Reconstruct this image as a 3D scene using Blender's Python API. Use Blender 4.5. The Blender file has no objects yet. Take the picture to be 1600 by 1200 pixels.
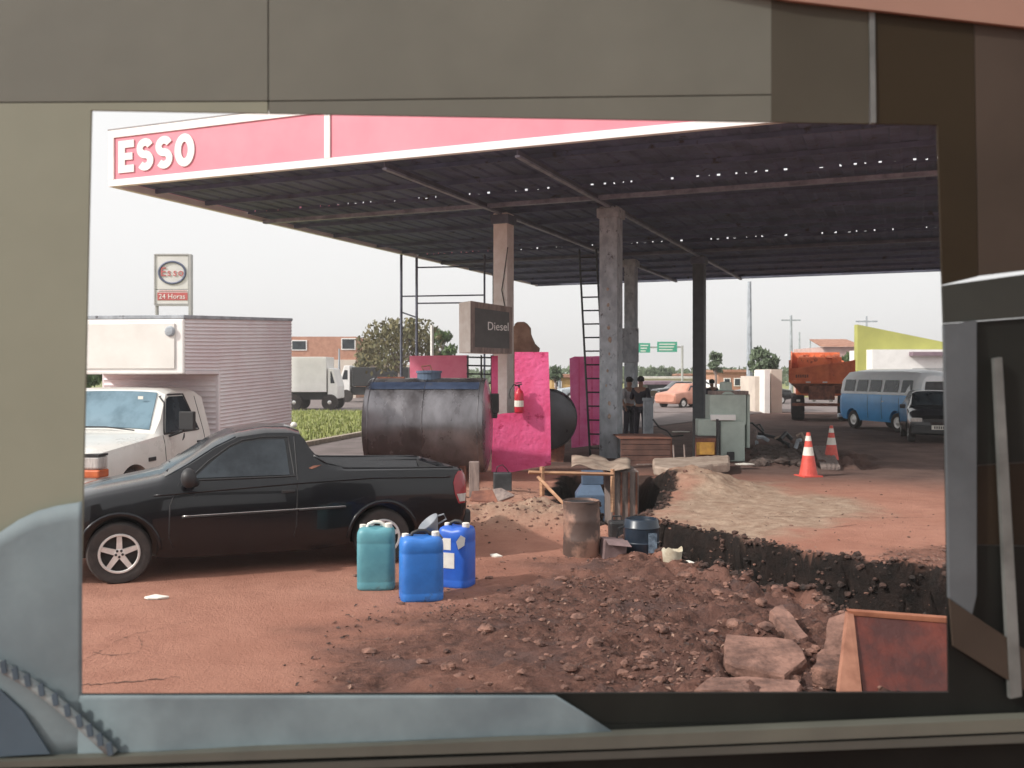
import bpy, bmesh, math, random
import numpy as np
from mathutils import Vector, Matrix, Euler
random.seed(7)
S = bpy.context.scene
C = S.collection
R = math.radians
# ------------------------------------------------------------------ camera
F, YH, H = 1500.0, 582.0, 1.95
cam_d = bpy.data.cameras.new('camera'); cam = bpy.data.objects.new('camera', cam_d); C.objects.link(cam)
cam.location = (0, 0, H); cam.rotation_euler = (R(90), 0, 0)
cam_d.sensor_width = 36.0; cam_d.lens = 36.0*F/1600.0
cam_d.shift_y = (YH-600)/1600.0
cam_d.clip_start = 0.05; cam_d.clip_end = 4000
cam_d.dof.use_dof = True; cam_d.dof.focus_distance = 12.0; cam_d.dof.aperture_fstop = 3.2
S.camera = cam
# ------------------------------------------------------------------ world and sun
LV = Vector((0.80, 0.36, -0.64)).normalized()          # direction the sunlight travels
W = bpy.data.worlds.new('World'); S.world = W; W.use_nodes = True
nt = W.node_tree
bg = nt.nodes['Background']
sky = nt.nodes.new('ShaderNodeTexSky'); sky.sky_type = 'NISHITA'; sky.sun_disc = False
sky.sun_elevation = math.asin(-LV.z); sky.sun_rotation = math.atan2(-LV.x, -LV.y)
sky.air_density = 1.0; sky.dust_density = 6.0; sky.ozone_density = 1.0
hs = nt.nodes.new('ShaderNodeHueSaturation'); hs.inputs['Saturation'].default_value = 0.12
mx = nt.nodes.new('ShaderNodeMix'); mx.data_type = 'RGBA'; mx.inputs[0].default_value = 0.72
mx.inputs[7].default_value = (8.2, 8.15, 8.1, 1)          # bright even overcast veil
nt.links.new(sky.outputs[0], hs.inputs['Color']); nt.links.new(hs.outputs[0], mx.inputs[6])
nt.links.new(mx.outputs[2], bg.inputs[0]); bg.inputs[1].default_value = 0.128
sd = bpy.data.lights.new('sun', 'SUN'); sd.energy = 3.1; sd.angle = R(2.0); sd.color = (1.0, 0.95, 0.87)
sun = bpy.data.objects.new('sun', sd); C.objects.link(sun)
sun.rotation_euler = LV.to_track_quat('-Z', 'Y').to_euler(); sun.location = (20, -20, 30)
S.view_settings.view_transform = 'Standard'; S.view_settings.look = 'None'
S.view_settings.exposure = 0.22; S.view_settings.gamma = 1; S.view_settings.use_curve_mapping = False
S.render.resolution_x = 1024; S.render.resolution_y = 768
S.render.engine = 'CYCLES'

# ------------------------------------------------------------------ helpers
def G(px, py):
    d = F*H/(py-YH); return ((px-800)/F*d, d)
def P(px, py, d): return Vector(((px-800)/F*d, d, H-(py-YH)/F*d))
def lin(c):
    return tuple(((x/255)/12.92 if x/255 <= 0.04045 else (((x/255)+0.055)/1.055)**2.4) for x in c)

def mat(name, c, c2=None, scale=6.0, rough=0.7, metal=0.0, bump=0.0, bscale=None, detail=6, emis=0, spec=0.5, coat=0, lo=0.38, hi=0.62, stretch=None, spots=None, alpha=1, trans=0):
    m = bpy.data.materials.new(name); m.use_nodes = True
    n = m.node_tree.nodes; l = m.node_tree.links; b = n['Principled BSDF']
    b.inputs['Roughness'].default_value = rough; b.inputs['Metallic'].default_value = metal
    b.inputs['Specular IOR Level'].default_value = spec; b.inputs['Coat Weight'].default_value = coat
    if trans: b.inputs['Transmission Weight'].default_value = trans
    tc = n.new('ShaderNodeTexCoord'); mp = n.new('ShaderNodeMapping'); l.new(tc.outputs['Object'], mp.inputs[0])
    if stretch: mp.inputs['Scale'].default_value = stretch
    no = n.new('ShaderNodeTexNoise'); no.inputs['Scale'].default_value = scale; no.inputs['Detail'].default_value = detail
    no.inputs['Roughness'].default_value = 0.62
    l.new(mp.outputs[0], no.inputs[0])
    if c2 is None: c2 = tuple(x*0.78 for x in c)
    cr = n.new('ShaderNodeValToRGB'); cr.color_ramp.elements[0].position = lo; cr.color_ramp.elements[1].position = hi
    cr.color_ramp.elements[0].color = (*c2, 1); cr.color_ramp.elements[1].color = (*c, 1)
    l.new(no.outputs[0], cr.inputs[0]); out = cr.outputs[0]
    if spots:
        sc, th, col = spots
        n3 = n.new('ShaderNodeTexNoise'); n3.inputs['Scale'].default_value = sc; n3.inputs['Detail'].default_value = 8
        n3.inputs['Roughness'].default_value = 0.7
        l.new(mp.outputs[0], n3.inputs[0])
        r3 = n.new('ShaderNodeValToRGB'); r3.color_ramp.elements[0].position = th; r3.color_ramp.elements[1].position = th+0.06
        l.new(n3.outputs[0], r3.inputs[0])
        m3 = n.new('ShaderNodeMix'); m3.data_type = 'RGBA'; l.new(r3.outputs[0], m3.inputs[0]); l.new(out, m3.inputs[6])
        m3.inputs[7].default_value = (*col, 1); out = m3.outputs[2]
    l.new(out, b.inputs['Base Color'])
    mr = n.new('ShaderNodeMapRange'); mr.inputs[3].default_value = max(0.03, rough-0.12); mr.inputs[4].default_value = min(1, rough+0.12)
    l.new(no.outputs[0], mr.inputs[0]); l.new(mr.outputs[0], b.inputs['Roughness'])
    if bump:
        n2 = n.new('ShaderNodeTexNoise'); n2.inputs['Scale'].default_value = bscale or scale*4; n2.inputs['Detail'].default_value = 8
        l.new(mp.outputs[0], n2.inputs[0])
        bp = n.new('ShaderNodeBump'); bp.inputs['Strength'].default_value = bump; bp.inputs['Distance'].default_value = 0.02
        l.new(n2.outputs[0], bp.inputs['Height']); l.new(bp.outputs[0], b.inputs['Normal'])
    return m

class MB:
    def __init__(s): s.v = []; s.f = []
    def add(s, vs, fs, M=None):
        o = len(s.v)
        for p in vs:
            p = Vector(p); s.v.append(M @ p if M else p)
        s.f += [tuple(i+o for i in f) for f in fs]; return s
    def box(s, x0, x1, y0, y1, z0, z1, M=None):
        vs = [(x, y, z) for x in (x0, x1) for y in (y0, y1) for z in (z0, z1)]
        return s.add(vs, [(0,1,3,2),(4,6,7,5),(0,4,5,1),(2,3,7,6),(0,2,6,4),(1,5,7,3)], M)
    def prism(s, poly, off, M=None):
        n = len(poly); off = Vector(off); a = [Vector(p) for p in poly]
        vs = a+[p+off for p in a]
        return s.add(vs, [tuple(range(n)), tuple(range(2*n-1, n-1, -1))]+[(i, i+n, (i+1) % n+n, (i+1) % n) for i in range(n)], M)
    def tube(s, pts, r, n=8, M=None, closed=False):
        pts = [Vector(p) for p in pts]; k = len(pts)
        rs = r if isinstance(r, (list, tuple)) else [r]*k
        vs = []; up = None
        for i, p in enumerate(pts):
            if closed: t = pts[(i+1) % k]-pts[i-1]
            else: t = pts[min(i+1, k-1)]-pts[max(i-1, 0)]
            t.normalize()
            if up is None: up = Vector((0, 0, 1)) if abs(t.z) < 0.9 else Vector((1, 0, 0))
            a = t.cross(up).normalized(); b = a.cross(t).normalized(); up = b
            for j in range(n):
                q = 2*math.pi*j/n; vs.append(p+(a*math.cos(q)+b*math.sin(q))*rs[i])
        fs = []
        for i in range(k if closed else k-1):
            for j in range(n):
                a0 = i*n+j; a1 = i*n+(j+1) % n; b0 = ((i+1) % k)*n+j; b1 = ((i+1) % k)*n+(j+1) % n
                fs.append((a0, a1, b1, b0))
        if not closed: fs += [tuple(range(n-1, -1, -1)), tuple(range((k-1)*n, k*n))]
        return s.add(vs, fs, M)
    def lathe(s, prof, n=20, M=None, jit=0):
        vs = []; fs = []
        for r, z in prof:
            for j in range(n):
                q = 2*math.pi*j/n; rr = r*(1+random.uniform(-jit, jit)); vs.append((rr*math.cos(q), rr*math.sin(q), z))
        for i in range(len(prof)-1):
            for j in range(n):
                fs.append((i*n+j, i*n+(j+1) % n, (i+1)*n+(j+1) % n, (i+1)*n+j))
        fs += [tuple(range(n-1, -1, -1)), tuple(range((len(prof)-1)*n, len(prof)*n))]
        return s.add(vs, fs, M)
    def build(s, name, m, parent=None, smooth=False, bevel=0, world=False, subsurf=0):
        vs = s.v
        if world and parent is not None:
            iv = parent.matrix_basis.inverted(); vs = [iv @ p for p in vs]
        me = bpy.data.meshes.new(name); me.from_pydata([tuple(p) for p in vs], [], s.f); me.update()
        me.materials.append(m)
        bm = bmesh.new(); bm.from_mesh(me); bmesh.ops.recalc_face_normals(bm, faces=bm.faces); bm.to_mesh(me); bm.free()
        if smooth:
            for p in me.polygons: p.use_smooth = True
        o = bpy.data.objects.new(name, me); C.objects.link(o)
        if parent is not None: o.parent = parent
        if subsurf:
            q = o.modifiers.new('sub', 'SUBSURF'); q.levels = subsurf; q.render_levels = subsurf
        if bevel:
            q = o.modifiers.new('bevel', 'BEVEL'); q.width = bevel; q.segments = 2; q.limit_method = 'ANGLE'
        return o
def tag(o, label=None, cat=None, group=None, kind=None):
    if label: o['label'] = label
    if cat: o['category'] = cat
    if group: o['group'] = group
    if kind: o['kind'] = kind
    return o
def thing(name, label, cat, loc=(0, 0, 0), rz=0, group=None):
    o = bpy.data.objects.new(name, None); C.objects.link(o)
    o.location = loc; o.rotation_euler = (0, 0, rz); o.matrix_basis = Matrix.Translation(Vector(loc)) @ Matrix.Rotation(rz, 4, 'Z')
    o.empty_display_size = 0.2
    return tag(o, label, cat, group)
def copy_tree(o, parent=None):
    c = o.copy(); C.objects.link(c); c.parent = parent
    for ch in list(o.children): copy_tree(ch, c)
    return c
def T(x, y, z): return Matrix.Translation((x, y, z))
def RX(a): return Matrix.Rotation(a, 4, 'X')
def RY(a): return Matrix.Rotation(a, 4, 'Y')
def RZ(a): return Matrix.Rotation(a, 4, 'Z')
def smooth_angle(o, ang=40):
    me = o.data
    for p in me.polygons: p.use_smooth = True
    bm = bmesh.new(); bm.from_mesh(me)
    for e in bm.edges:
        if len(e.link_faces) == 2 and e.calc_face_angle(0) > R(ang): e.smooth = False
    bm.to_mesh(me); bm.free()
def text(body, name, m, parent, M, size=1.0, ext=0.004, off=0.0, world=True, xs=1.0, bold=0):
    cu = bpy.data.curves.new(name, 'FONT'); cu.body = body; cu.size = size; cu.extrude = ext; cu.offset = off
    cu.align_x = 'CENTER'; cu.align_y = 'CENTER'; cu.resolution_u = 3
    t = bpy.data.objects.new(name+'_tmp', cu); C.objects.link(t)
    dg = bpy.context.evaluated_depsgraph_get(); me = bpy.data.meshes.new_from_object(t.evaluated_get(dg))
    bpy.data.objects.remove(t); bpy.data.curves.remove(cu)
    me.transform(M @ Matrix.Diagonal((xs, 1, 1, 1)))
    if world and parent is not None: me.transform(parent.matrix_basis.inverted())
    me.materials.clear(); me.materials.append(m); me.name = name
    o = bpy.data.objects.new(name, me); C.objects.link(o); o.parent = parent
    return o
def frame_M(origin, ex, ez):
    """matrix whose local x = ex, local y = ez (text up), local z = toward the viewer side"""
    ex = Vector(ex).normalized(); ez = Vector(ez).normalized(); n = ex.cross(ez)
    M = Matrix((ex, ez, n)).transposed().to_4x4(); M.translation = Vector(origin); return M

# ---- value noise in numpy
def _h(ix, iy, s):
    a = (ix*374761393+iy*668265263+s*974634777) & 0xffffffff
    a = ((a ^ (a >> 13))*1274126177) & 0xffffffff
    return ((a ^ (a >> 16)) & 0xffff)/65535.0
def vnoise(x, y, s=0):
    ix = np.floor(x).astype(np.int64); iy = np.floor(y).astype(np.int64); fx = x-ix; fy = y-iy
    fx = fx*fx*(3-2*fx); fy = fy*fy*(3-2*fy)
    return ((_h(ix, iy, s)*(1-fx)+_h(ix+1, iy, s)*fx)*(1-fy)+(_h(ix, iy+1, s)*(1-fx)+_h(ix+1, iy+1, s)*fx)*fy)
def fbm(x, y, s=0, o=4):
    t = 0; a = 0.5; n = 0
    for i in range(o): t = t+a*vnoise(x*2**i+i*17.3, y*2**i-i*9.1, s+i); n += a; a *= 0.55
    return t/n
def sdf(poly, x, y):
    """signed distance (negative inside)"""
    d = np.full(x.shape, 1e9); ins = np.zeros(x.shape, bool); n = len(poly)
    for i in range(n):
        ax, ay = poly[i]; bx, by = poly[(i+1) % n]; ex, ey = bx-ax, by-ay
        t = np.clip(((x-ax)*ex+(y-ay)*ey)/(ex*ex+ey*ey), 0, 1)
        d = np.minimum(d, np.hypot(x-ax-t*ex, y-ay-t*ey))
        c = ((ay > y) != (by > y)) & (x < (bx-ax)*(y-ay)/((by-ay) if by != ay else 1e-9)+ax)
        ins ^= c
    return np.where(ins, -d, d)
def sst(a, b, x):
    t = np.clip((x-a)/(b-a), 0, 1); return t*t*(3-2*t)

# ------------------------------------------------------------------ ground
TRENCH = [(1.3, 13.0), (2.0, 12.0), (2.65, 10.9), (3.4, 9.9), (4.4, 9.3), (6.5, 8.3), (10, 6.8), (10, 3.9), (6.0, 5.4), (3.4, 6.95), (2.62, 7.7), (2.66, 8.2), (2.25, 8.95), (1.8, 9.65), (1.5, 10.3), (1.15, 12.2)]
PIT = [(0.55, 15.6), (1.0, 18.0), (2.5, 18.2), (2.75, 16.2), (2.1, 13.8), (1.6, 12.7), (1.1, 12.7), (0.7, 14.0)]
RUB = [(-1.2, 4.2), (-1.1, 5.8), (-0.7, 7.0), (-0.55, 7.7), (-0.2, 8.8), (0.6, 9.7), (1.5, 10.4), (2.4, 9.1), (2.8, 8.4), (2.7, 7.9), (3.4, 7.25), (6.0, 5.9), (10, 4.4), (10, 4.2)]
PALE = [(1.6, 13.4), (2.4, 15.2), (3.2, 17.5), (4.6, 17.0), (5.2, 14.5), (4.4, 12.8), (3.4, 11.6), (2.7, 10.9)]
FARR = [(5.2, 20.0), (5.6, 26), (8.0, 27), (8.3, 22), (7.0, 19.0)]
RRUB = [(3.3, 9.6), (4.1, 10.6), (6, 10.8), (9, 9.5), (10, 6.2), (6.5, 7.9), (4.2, 9.0)]
def masks(x, y):
    n1 = fbm(x*1.1, y*1.1, 3, 4)-0.5; n2 = fbm(x*3, y*3, 11, 4)-0.5
    t = sdf(TRENCH, x, y)+n1*0.5+n2*0.22; p = sdf(PIT, x, y)+n1*0.5+n2*0.3
    rub = sst(0.75, -0.8, sdf(RUB, x, y)+n1*2.4); pale = sst(0.35, -0.5, sdf(PALE, x, y)+n1*1.8)
    rr = sst(0.3, -0.4, sdf(RRUB, x, y)+n1*1.5)
    fr = sst(0.4, -0.5, sdf(FARR, x, y)+n1)
    pile = np.exp(-(((x+0.05)/0.95)**2+((y-12.4)/0.75)**2))+0.75*np.exp(-(((x-0.9)/0.6)**2+((y-12.2)/0.5)**2))+0.5*np.exp(-(((x+0.3)/0.9)**2+((y-14.6)/1.2)**2))
    mound = np.exp(-(((x-3.1)/0.75)**2+((y-16.2)/0.9)**2))
    return t, p, rub, pale, rr, fr, pile, mound, n1, n2
def height(x, y):
    t, p, rub, pale, rr, fr, pile, mound, n1, n2 = masks(x, y)
    near = np.exp(-np.maximum(0, y-22)/5.0)*sst(4.5, 5.2, y)
    n3 = fbm(x*7, y*7, 23, 4)-0.5; n4 = fbm(x*17, y*17, 31, 3)-0.5
    z = near*(n1*0.05+n3*0.008)
    hv = 0.35+0.65*sst(-.6, 2.2, x+n1*2)
    z += rub*(0.015+n2*0.13+n3*0.25+np.abs(n4)*0.13)*near*hv
    z += rr*(0.02+n2*0.10+n3*0.08)*near
    z += np.minimum(pile, 1)*(0.24+n2*0.28+n3*0.16+np.abs(n4)*0.06)
    z += mound*(0.36+n2*0.2+n3*0.06)
    z += fr*(n2*0.5+n3*0.3-0.05)
    z += pale*n2*0.07
    lip = np.exp(-(np.maximum(t, 0)/0.25)**2)*(0.04+n3*0.12)
    z += np.where(t > 0, lip, 0)
    z -= (sst(0.04, -0.10, t)*.55+sst(-.06, -0.24, t)*.4)*(1.0+n2*0.5+n3*0.4)
    z -= sst(0.02, -0.3, p)*(0.8+n2*0.4)
    flat = np.exp(-(np.maximum(0, -(x+0.9))/0.5))
    return z*np.where(x < -0.9, np.maximum(flat, 0.12), 1)
def hz(x, y): return float(height(np.array([float(x)]), np.array([float(y)]))[0])
def spaced(a, b, st, lo, hi, g):
    c = list(np.arange(a, b, st)); s = st; v = a; L = []
    while v > lo: s *= g; v -= s; L.append(v)
    s = st; v = c[-1]; Rr = []
    while v < hi: s *= g; v += s; Rr.append(v)
    return np.array(L[::-1]+c+Rr)
xs = spaced(-3.2, 7.2, 0.042, -1500, 1500, 1.07); ys = spaced(5.2, 15.6, 0.042, -300, 2200, 1.035)
X, Y = np.meshgrid(xs, ys); Z = height(X, Y)
nx, ny = len(xs), len(ys)
t_, p_, *_r = masks(X, Y)
wm_ = np.exp(-((t_+.08)/.16)**2)*(Y < 20)*(X < 7.2)+.7*np.exp(-((p_+.1)/.2)**2)*(Y < 20)
XX = X+wm_*((fbm(Z*6+X*1.3, Y*3.1+X*2, 51, 4)-.5)*.34); YY = Y+wm_*((fbm(X*3.7, Z*6+Y*1.1, 57, 4)-.5)*.34); ZZ = Z+wm_*(fbm(X*9, Y*9, 61, 3)-.5)*.10
verts = np.stack([XX.ravel(), YY.ravel(), ZZ.ravel()], 1)
ii = np.arange(nx*ny).reshape(ny, nx)
quads = np.stack([ii[:-1, :-1].ravel(), ii[:-1, 1:].ravel(), ii[1:, 1:].ravel(), ii[1:, :-1].ravel()], 1)
gm = bpy.data.meshes.new('ground'); gm.vertices.add(len(verts)); gm.vertices.foreach_set('co', verts.ravel())
gm.loops.add(quads.size); gm.loops.foreach_set('vertex_index', quads.ravel())
gm.polygons.add(len(quads)); gm.polygons.foreach_set('loop_start', np.arange(0, quads.size, 4)); gm.polygons.foreach_set('loop_total', np.full(len(quads), 4))
gm.polygons.foreach_set('use_smooth', np.ones(len(quads), bool))
gm.update(calc_edges=True)
t, p, rub, pale, rr, fr, pile, mound, n1, n2 = masks(X, Y)
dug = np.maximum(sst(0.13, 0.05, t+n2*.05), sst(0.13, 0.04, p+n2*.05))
far = sst(17.5, 21, Y+0.38*X)
def attr(name, a):
    at = gm.attributes.new(name, 'FLOAT', 'POINT'); at.data.foreach_set('value', np.clip(a, 0, 1).ravel().astype(np.float32))
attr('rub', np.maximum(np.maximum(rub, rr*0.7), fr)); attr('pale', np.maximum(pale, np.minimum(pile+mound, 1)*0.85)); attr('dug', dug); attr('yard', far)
def ground_mat():
    m = bpy.data.materials.new('red_earth'); m.use_nodes = True; n = m.node_tree.nodes; l = m.node_tree.links; b = n['Principled BSDF']
    tc = n.new('ShaderNodeTexCoord')
    def noise(sc, det=8, ro=0.6, stretch=None):
        q = n.new('ShaderNodeTexNoise'); q.inputs['Scale'].default_value = sc; q.inputs['Detail'].default_value = det; q.inputs['Roughness'].default_value = ro
        if stretch:
            mp = n.new('ShaderNodeMapping'); mp.inputs['Scale'].default_value = stretch; l.new(tc.outputs['Object'], mp.inputs[0]); l.new(mp.outputs[0], q.inputs[0])
        else: l.new(tc.outputs['Object'], q.inputs[0])
        return q.outputs[0]
    def ramp(i, a, c0, bb, c1):
        r = n.new('ShaderNodeValToRGB'); r.color_ramp.elements[0].position = a; r.color_ramp.elements[1].position = bb
        r.color_ramp.elements[0].color = (*c0, 1); r.color_ramp.elements[1].color = (*c1, 1); l.new(i, r.inputs[0]); return r.outputs[0]
    def mix(f, a, c):
        q = n.new('ShaderNodeMix'); q.data_type = 'RGBA'
        l.new(f, q.inputs[0])
        for s_, v in ((6, a), (7, c)):
            if isinstance(v, tuple): q.inputs[s_].default_value = (*v, 1)
            else: l.new(v, q.inputs[s_])
        return q.outputs[2]
    def math_(op, a, c):
        q = n.new('ShaderNodeMath'); q.operation = op
        for s_, v in ((0, a), (1, c)):
            if isinstance(v, (int, float)): q.inputs[s_].default_value = v
            else: l.new(v, q.inputs[s_])
        q.use_clamp = True
        return q.outputs[0]
    def at(name):
        q = n.new('ShaderNodeAttribute'); q.attribute_name = name; return q.outputs['Fac']
    big = noise(0.45, 6); mid = noise(3, 10, 0.65); fine = noise(40, 8, 0.7)
    base = ramp(big, 0.35, (0.33, 0.142, 0.098), 0.65, (0.44, 0.215, 0.155))
    base = mix(ramp(mid, 0.45, (0, 0, 0), 0.7, (0.55, 0.55, 0.55)), base, (0.25, 0.10, 0.07))
    base = mix(ramp(fine, 0.3, (0, 0, 0), 0.8, (0.35, 0.35, 0.35)), base, (0.46, 0.24, 0.17))
    # dark damp and oily stains with a shape of their own
    st = ramp(noise(0.9, 7, 0.6, (1, 1.6, 1)), 0.52, (0, 0, 0), 0.62, (1, 1, 1))
    st2 = ramp(noise(22, 3, 0.5), 0.70, (0, 0, 0), 0.74, (1, 1, 1))
    base = mix(math_('MULTIPLY', st2, 0.6), base, (0.09, 0.045, 0.035))
    rubc = ramp(noise(9, 10, 0.7), 0.36, (0.042, 0.021, 0.017), 0.72, (0.21, 0.10, 0.075))
    rubc = mix(ramp(noise(26, 6, 0.7), 0.5, (0, 0, 0), 0.72, (0.4, 0.4, 0.4)), rubc, (0.36, 0.20, 0.15))
    rubc = mix(math_('MULTIPLY', st, 0.75), rubc, (0.085, 0.055, 0.052))
    rubc = mix(ramp(noise(2.3, 9, 0.7), 0.5, (0, 0, 0), 0.6, (0.7, 0.7, 0.7)), rubc, (0.12, 0.06, 0.048))
    c = mix(at('rub'), base, rubc)
    palc = ramp(noise(5, 10, 0.7), 0.35, (0.26, 0.17, 0.12), 0.65, (0.47, 0.36, 0.27))
    c = mix(math_('MULTIPLY', at('pale'), 0.9), c, palc)
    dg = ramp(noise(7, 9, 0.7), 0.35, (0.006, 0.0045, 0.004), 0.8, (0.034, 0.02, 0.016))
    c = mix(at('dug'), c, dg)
    yc = ramp(noise(1.2, 9, 0.65), 0.38, (0.11, 0.065, 0.055), 0.66, (0.19, 0.115, 0.095))
    c = mix(at('yard'), c, yc)
    l.new(c, b.inputs['Base Color']); b.inputs['Roughness'].default_value = 0.92; b.inputs['Specular IOR Level'].default_value = 0.25
    bp = n.new('ShaderNodeBump'); bp.inputs['Strength'].default_value = 0.8; bp.inputs['Distance'].default_value = 0.035
    hsum = n.new('ShaderNodeMath'); hsum.operation = 'ADD'; l.new(noise(14, 10, 0.7), hsum.inputs[0]); l.new(fine, hsum.inputs[1])
    l.new(hsum.outputs[0], bp.inputs['Height']); l.new(bp.outputs[0], b.inputs['Normal'])
    return m
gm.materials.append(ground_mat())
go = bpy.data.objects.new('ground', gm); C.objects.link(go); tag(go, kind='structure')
EARTH = mat('clod_earth', (0.26, 0.135, 0.10), (0.075, 0.038, 0.03), 5, 0.95, bump=0.8, bscale=30)
STONE = mat('pale_stone', (0.27, 0.145, 0.11), (0.11, 0.056, 0.043), 6, 0.9, bump=0.7, bscale=30)
ASPH = mat('asphalt', (0.22, 0.18, 0.175), (0.15, 0.12, 0.115), 1.5, 0.9, bump=0.3, bscale=60)
GRASSM = mat('grass', (0.30, 0.31, 0.11), (0.20, 0.22, 0.07), 0.8, 0.95, bump=0.5, bscale=30)
KERB = mat('kerb_stone', (0.5, 0.42, 0.34), (0.36, 0.29, 0.23), 5, 0.9)

def sheet(name, poly, z, m, kind='structure'):
    mb = MB(); mb.prism([(x, y, z) for x, y in poly], (0, 0, -0.05)); o = mb.build(name, m); tag(o, kind=kind); return o
sheet('road', [(-6.1, 20.5), (-1.3, 46.0), (12, 46), (4.6, 33.5), (0.0, 29.5), (-1.5, 20.5)], 0.035, ASPH)
sheet('grass_verge', [(-6.35, 20.5), (-1.55, 46), (-22, 46), (-26, 20.5)], 0.12, GRASSM)
sheet('far_road', [(-120, 47), (-1.0, 46.6), (12, 46.6), (140, 40), (160, 72), (-140, 76)], 0.033, ASPH)
sheet('far_field', [(-300, 77), (-140, 76.5), (160, 72.5), (400, 74), (500, 500), (-500, 500)], 0.02, GRASSM)
mb = MB()
for k in range(26):
    a = Vector((-6.32, 20.5, 0)).lerp(Vector((-1.52, 46, 0)), k/26); b_ = Vector((-6.32, 20.5, 0)).lerp(Vector((-1.52, 46, 0)), (k+0.97)/26)
    mb.prism([(a.x, a.y, 0), (a.x+.18, a.y, 0), (b_.x+.18, b_.y, 0), (b_.x, b_.y, 0)], (0, 0, 0.15))
tag(mb.build('kerb', KERB, bevel=0.01), kind='structure')
# grass blades, one mass
mb = MB()
for k in range(9000):
    tt = random.random()**0.8; y = 22+tt*24; xr = -6.4+(y-20.5)*0.188; x = xr-random.random()**1.3*9-0.05
    h = random.uniform(.05, .16); a = random.uniform(0, 6.28); w = .03
    mb.add([(x-w*math.cos(a), y-w*math.sin(a), .11), (x+w*math.cos(a), y+w*math.sin(a), .11), (x+random.uniform(-.05, .05), y, .12+h)], [(0, 1, 2)])
tag(mb.build('grass_tufts', mat('grass_blade', (0.32, 0.34, 0.12), (0.20, 0.24, 0.07), 2, 0.9)), 'short dry green grass on the verge behind the pickup bed', 'grass', kind='stuff')

rx0 = np.random.RandomState(9)
# rubble: small lumps as one mass
def lump(mb, x, y, z, r, sq=0.6, seg=1):
    t_ = (1+5**.5)/2
    iv = [(-1, t_, 0), (1, t_, 0), (-1, -t_, 0), (1, -t_, 0), (0, -1, t_), (0, 1, t_), (0, -1, -t_), (0, 1, -t_), (t_, 0, -1), (t_, 0, 1), (-t_, 0, -1), (-t_, 0, 1)]
    fs = [(0,11,5),(0,5,1),(0,1,7),(0,7,10),(0,10,11),(1,5,9),(5,11,4),(11,10,2),(10,7,6),(7,1,8),(3,9,4),(3,4,2),(3,2,6),(3,6,8),(3,8,9),(4,9,5),(2,4,11),(6,2,10),(8,6,7),(9,8,1)]
    q = Euler((random.uniform(0, 6), random.uniform(0, 6), random.uniform(0, 6))).to_matrix()
    sx, sy = random.uniform(.7, 1.4), random.uniform(.7, 1.3)
    vs = []
    for v in iv:
        v = q @ (Vector(v)/1.9*random.uniform(.72, 1.15)); vs.append((x+v.x*r*sx, y+v.y*r*sy, z+v.z*r*sq))
    mb.add(vs, fs)
mw = MB()
XW = rx0.uniform(.9, 6.5, 60000); YW_ = rx0.uniform(5.4, 16, 60000); tw_, pw_, *_r = masks(XW, YW_)
kw_ = ((tw_ > -.34) & (tw_ < .12) & (rx0.uniform(0, 1, 60000) < .35)) | ((pw_ > -.3) & (pw_ < .1) & (rx0.uniform(0, 1, 60000) < .3))
XW, YW_, tw_ = XW[kw_], YW_[kw_], tw_[kw_]; ZW = height(XW, YW_)
for x, y, z, q in zip(XW, YW_, ZW, tw_): lump(mw, x, y, z+random.uniform(-.02, .03), random.choice([.012, .016, .02, .025, .03, .045])*random.uniform(.7, 1.2), .8)
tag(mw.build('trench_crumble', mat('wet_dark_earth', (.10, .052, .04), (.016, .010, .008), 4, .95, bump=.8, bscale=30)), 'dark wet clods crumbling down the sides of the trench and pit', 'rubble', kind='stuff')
N = 15000
rx = np.random.RandomState(5); X0 = rx.uniform(-1.6, 6.5, N*2); Y0 = 5.2+rx.uniform(0, 1, N*2)**1.1*13
t, p, rub, pale, rr, fr, pile, mound, n1, n2 = masks(X0, Y0)
prob = np.clip(rub*sst(-.8, 2.4, X0+n1*3)*sst(.30, .66, fbm(X0*1.7, Y0*1.7, 77, 3))*1.3+rub*.08+rr*0.7+np.minimum(pile, 1)*1.0+mound*.15+sst(.5, .05, t)*.6, 0, 1)*(t > -0.1)+0.012
keep = rx.uniform(0, 1, N*2) < prob*np.clip(8.5/Y0, .2, 1.0)
X0, Y0 = X0[keep], Y0[keep]; Z0 = height(X0, Y0)
m1, m2 = MB(), MB()
for x, y, z in zip(X0, Y0, Z0):
    r = 0.008+0.026*random.random()**3
    if random.random() < .04: r *= 1.8
    lump(m1 if random.random() < .94 else m2, x, y, z+r*.15, r)
tag(m1.build('earth_clods', EARTH, smooth=False), 'loose crumbs of dark red earth scattered round the trench and heaps', 'rubble', kind='stuff')
tag(m2.build('pale_gravel', STONE, smooth=False), 'pale stone chips mixed into the dug up red earth', 'gravel', kind='stuff')

# dry flakes and crumbs of litter lying on the rubble
K = 16000; X1 = rx.uniform(-1.4, 5.5, K); Y1 = 5.3+rx.uniform(0, 1, K)**1.2*9
t, p, rub, pale, rr, fr, pile, mound, n1, n2 = masks(X1, Y1)
kp_ = rx.uniform(0, 1, K) < np.clip(rub*sst(.38, .62, fbm(X1*1.3, Y1*1.3, 41, 3))+.02, 0, 1)*(t > .05)
X1, Y1 = X1[kp_], Y1[kp_]; Z1 = height(X1, Y1)
m3, m4 = MB(), MB()
for x, y, z in zip(X1, Y1, Z1):
    s_ = random.uniform(.008, .026); e = Euler((random.uniform(-.7, .7), random.uniform(-.7, .7), random.uniform(0, 6))).to_matrix()
    (m3 if random.random() < .85 else m4).add([Vector((x, y, z+.008))+e @ Vector(q)*s_ for q in ((-1, 0, 0), (-.2, -.5, .25), (1, .1, 0), (.1, .55, .2))], [(0, 1, 2, 3)])
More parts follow.
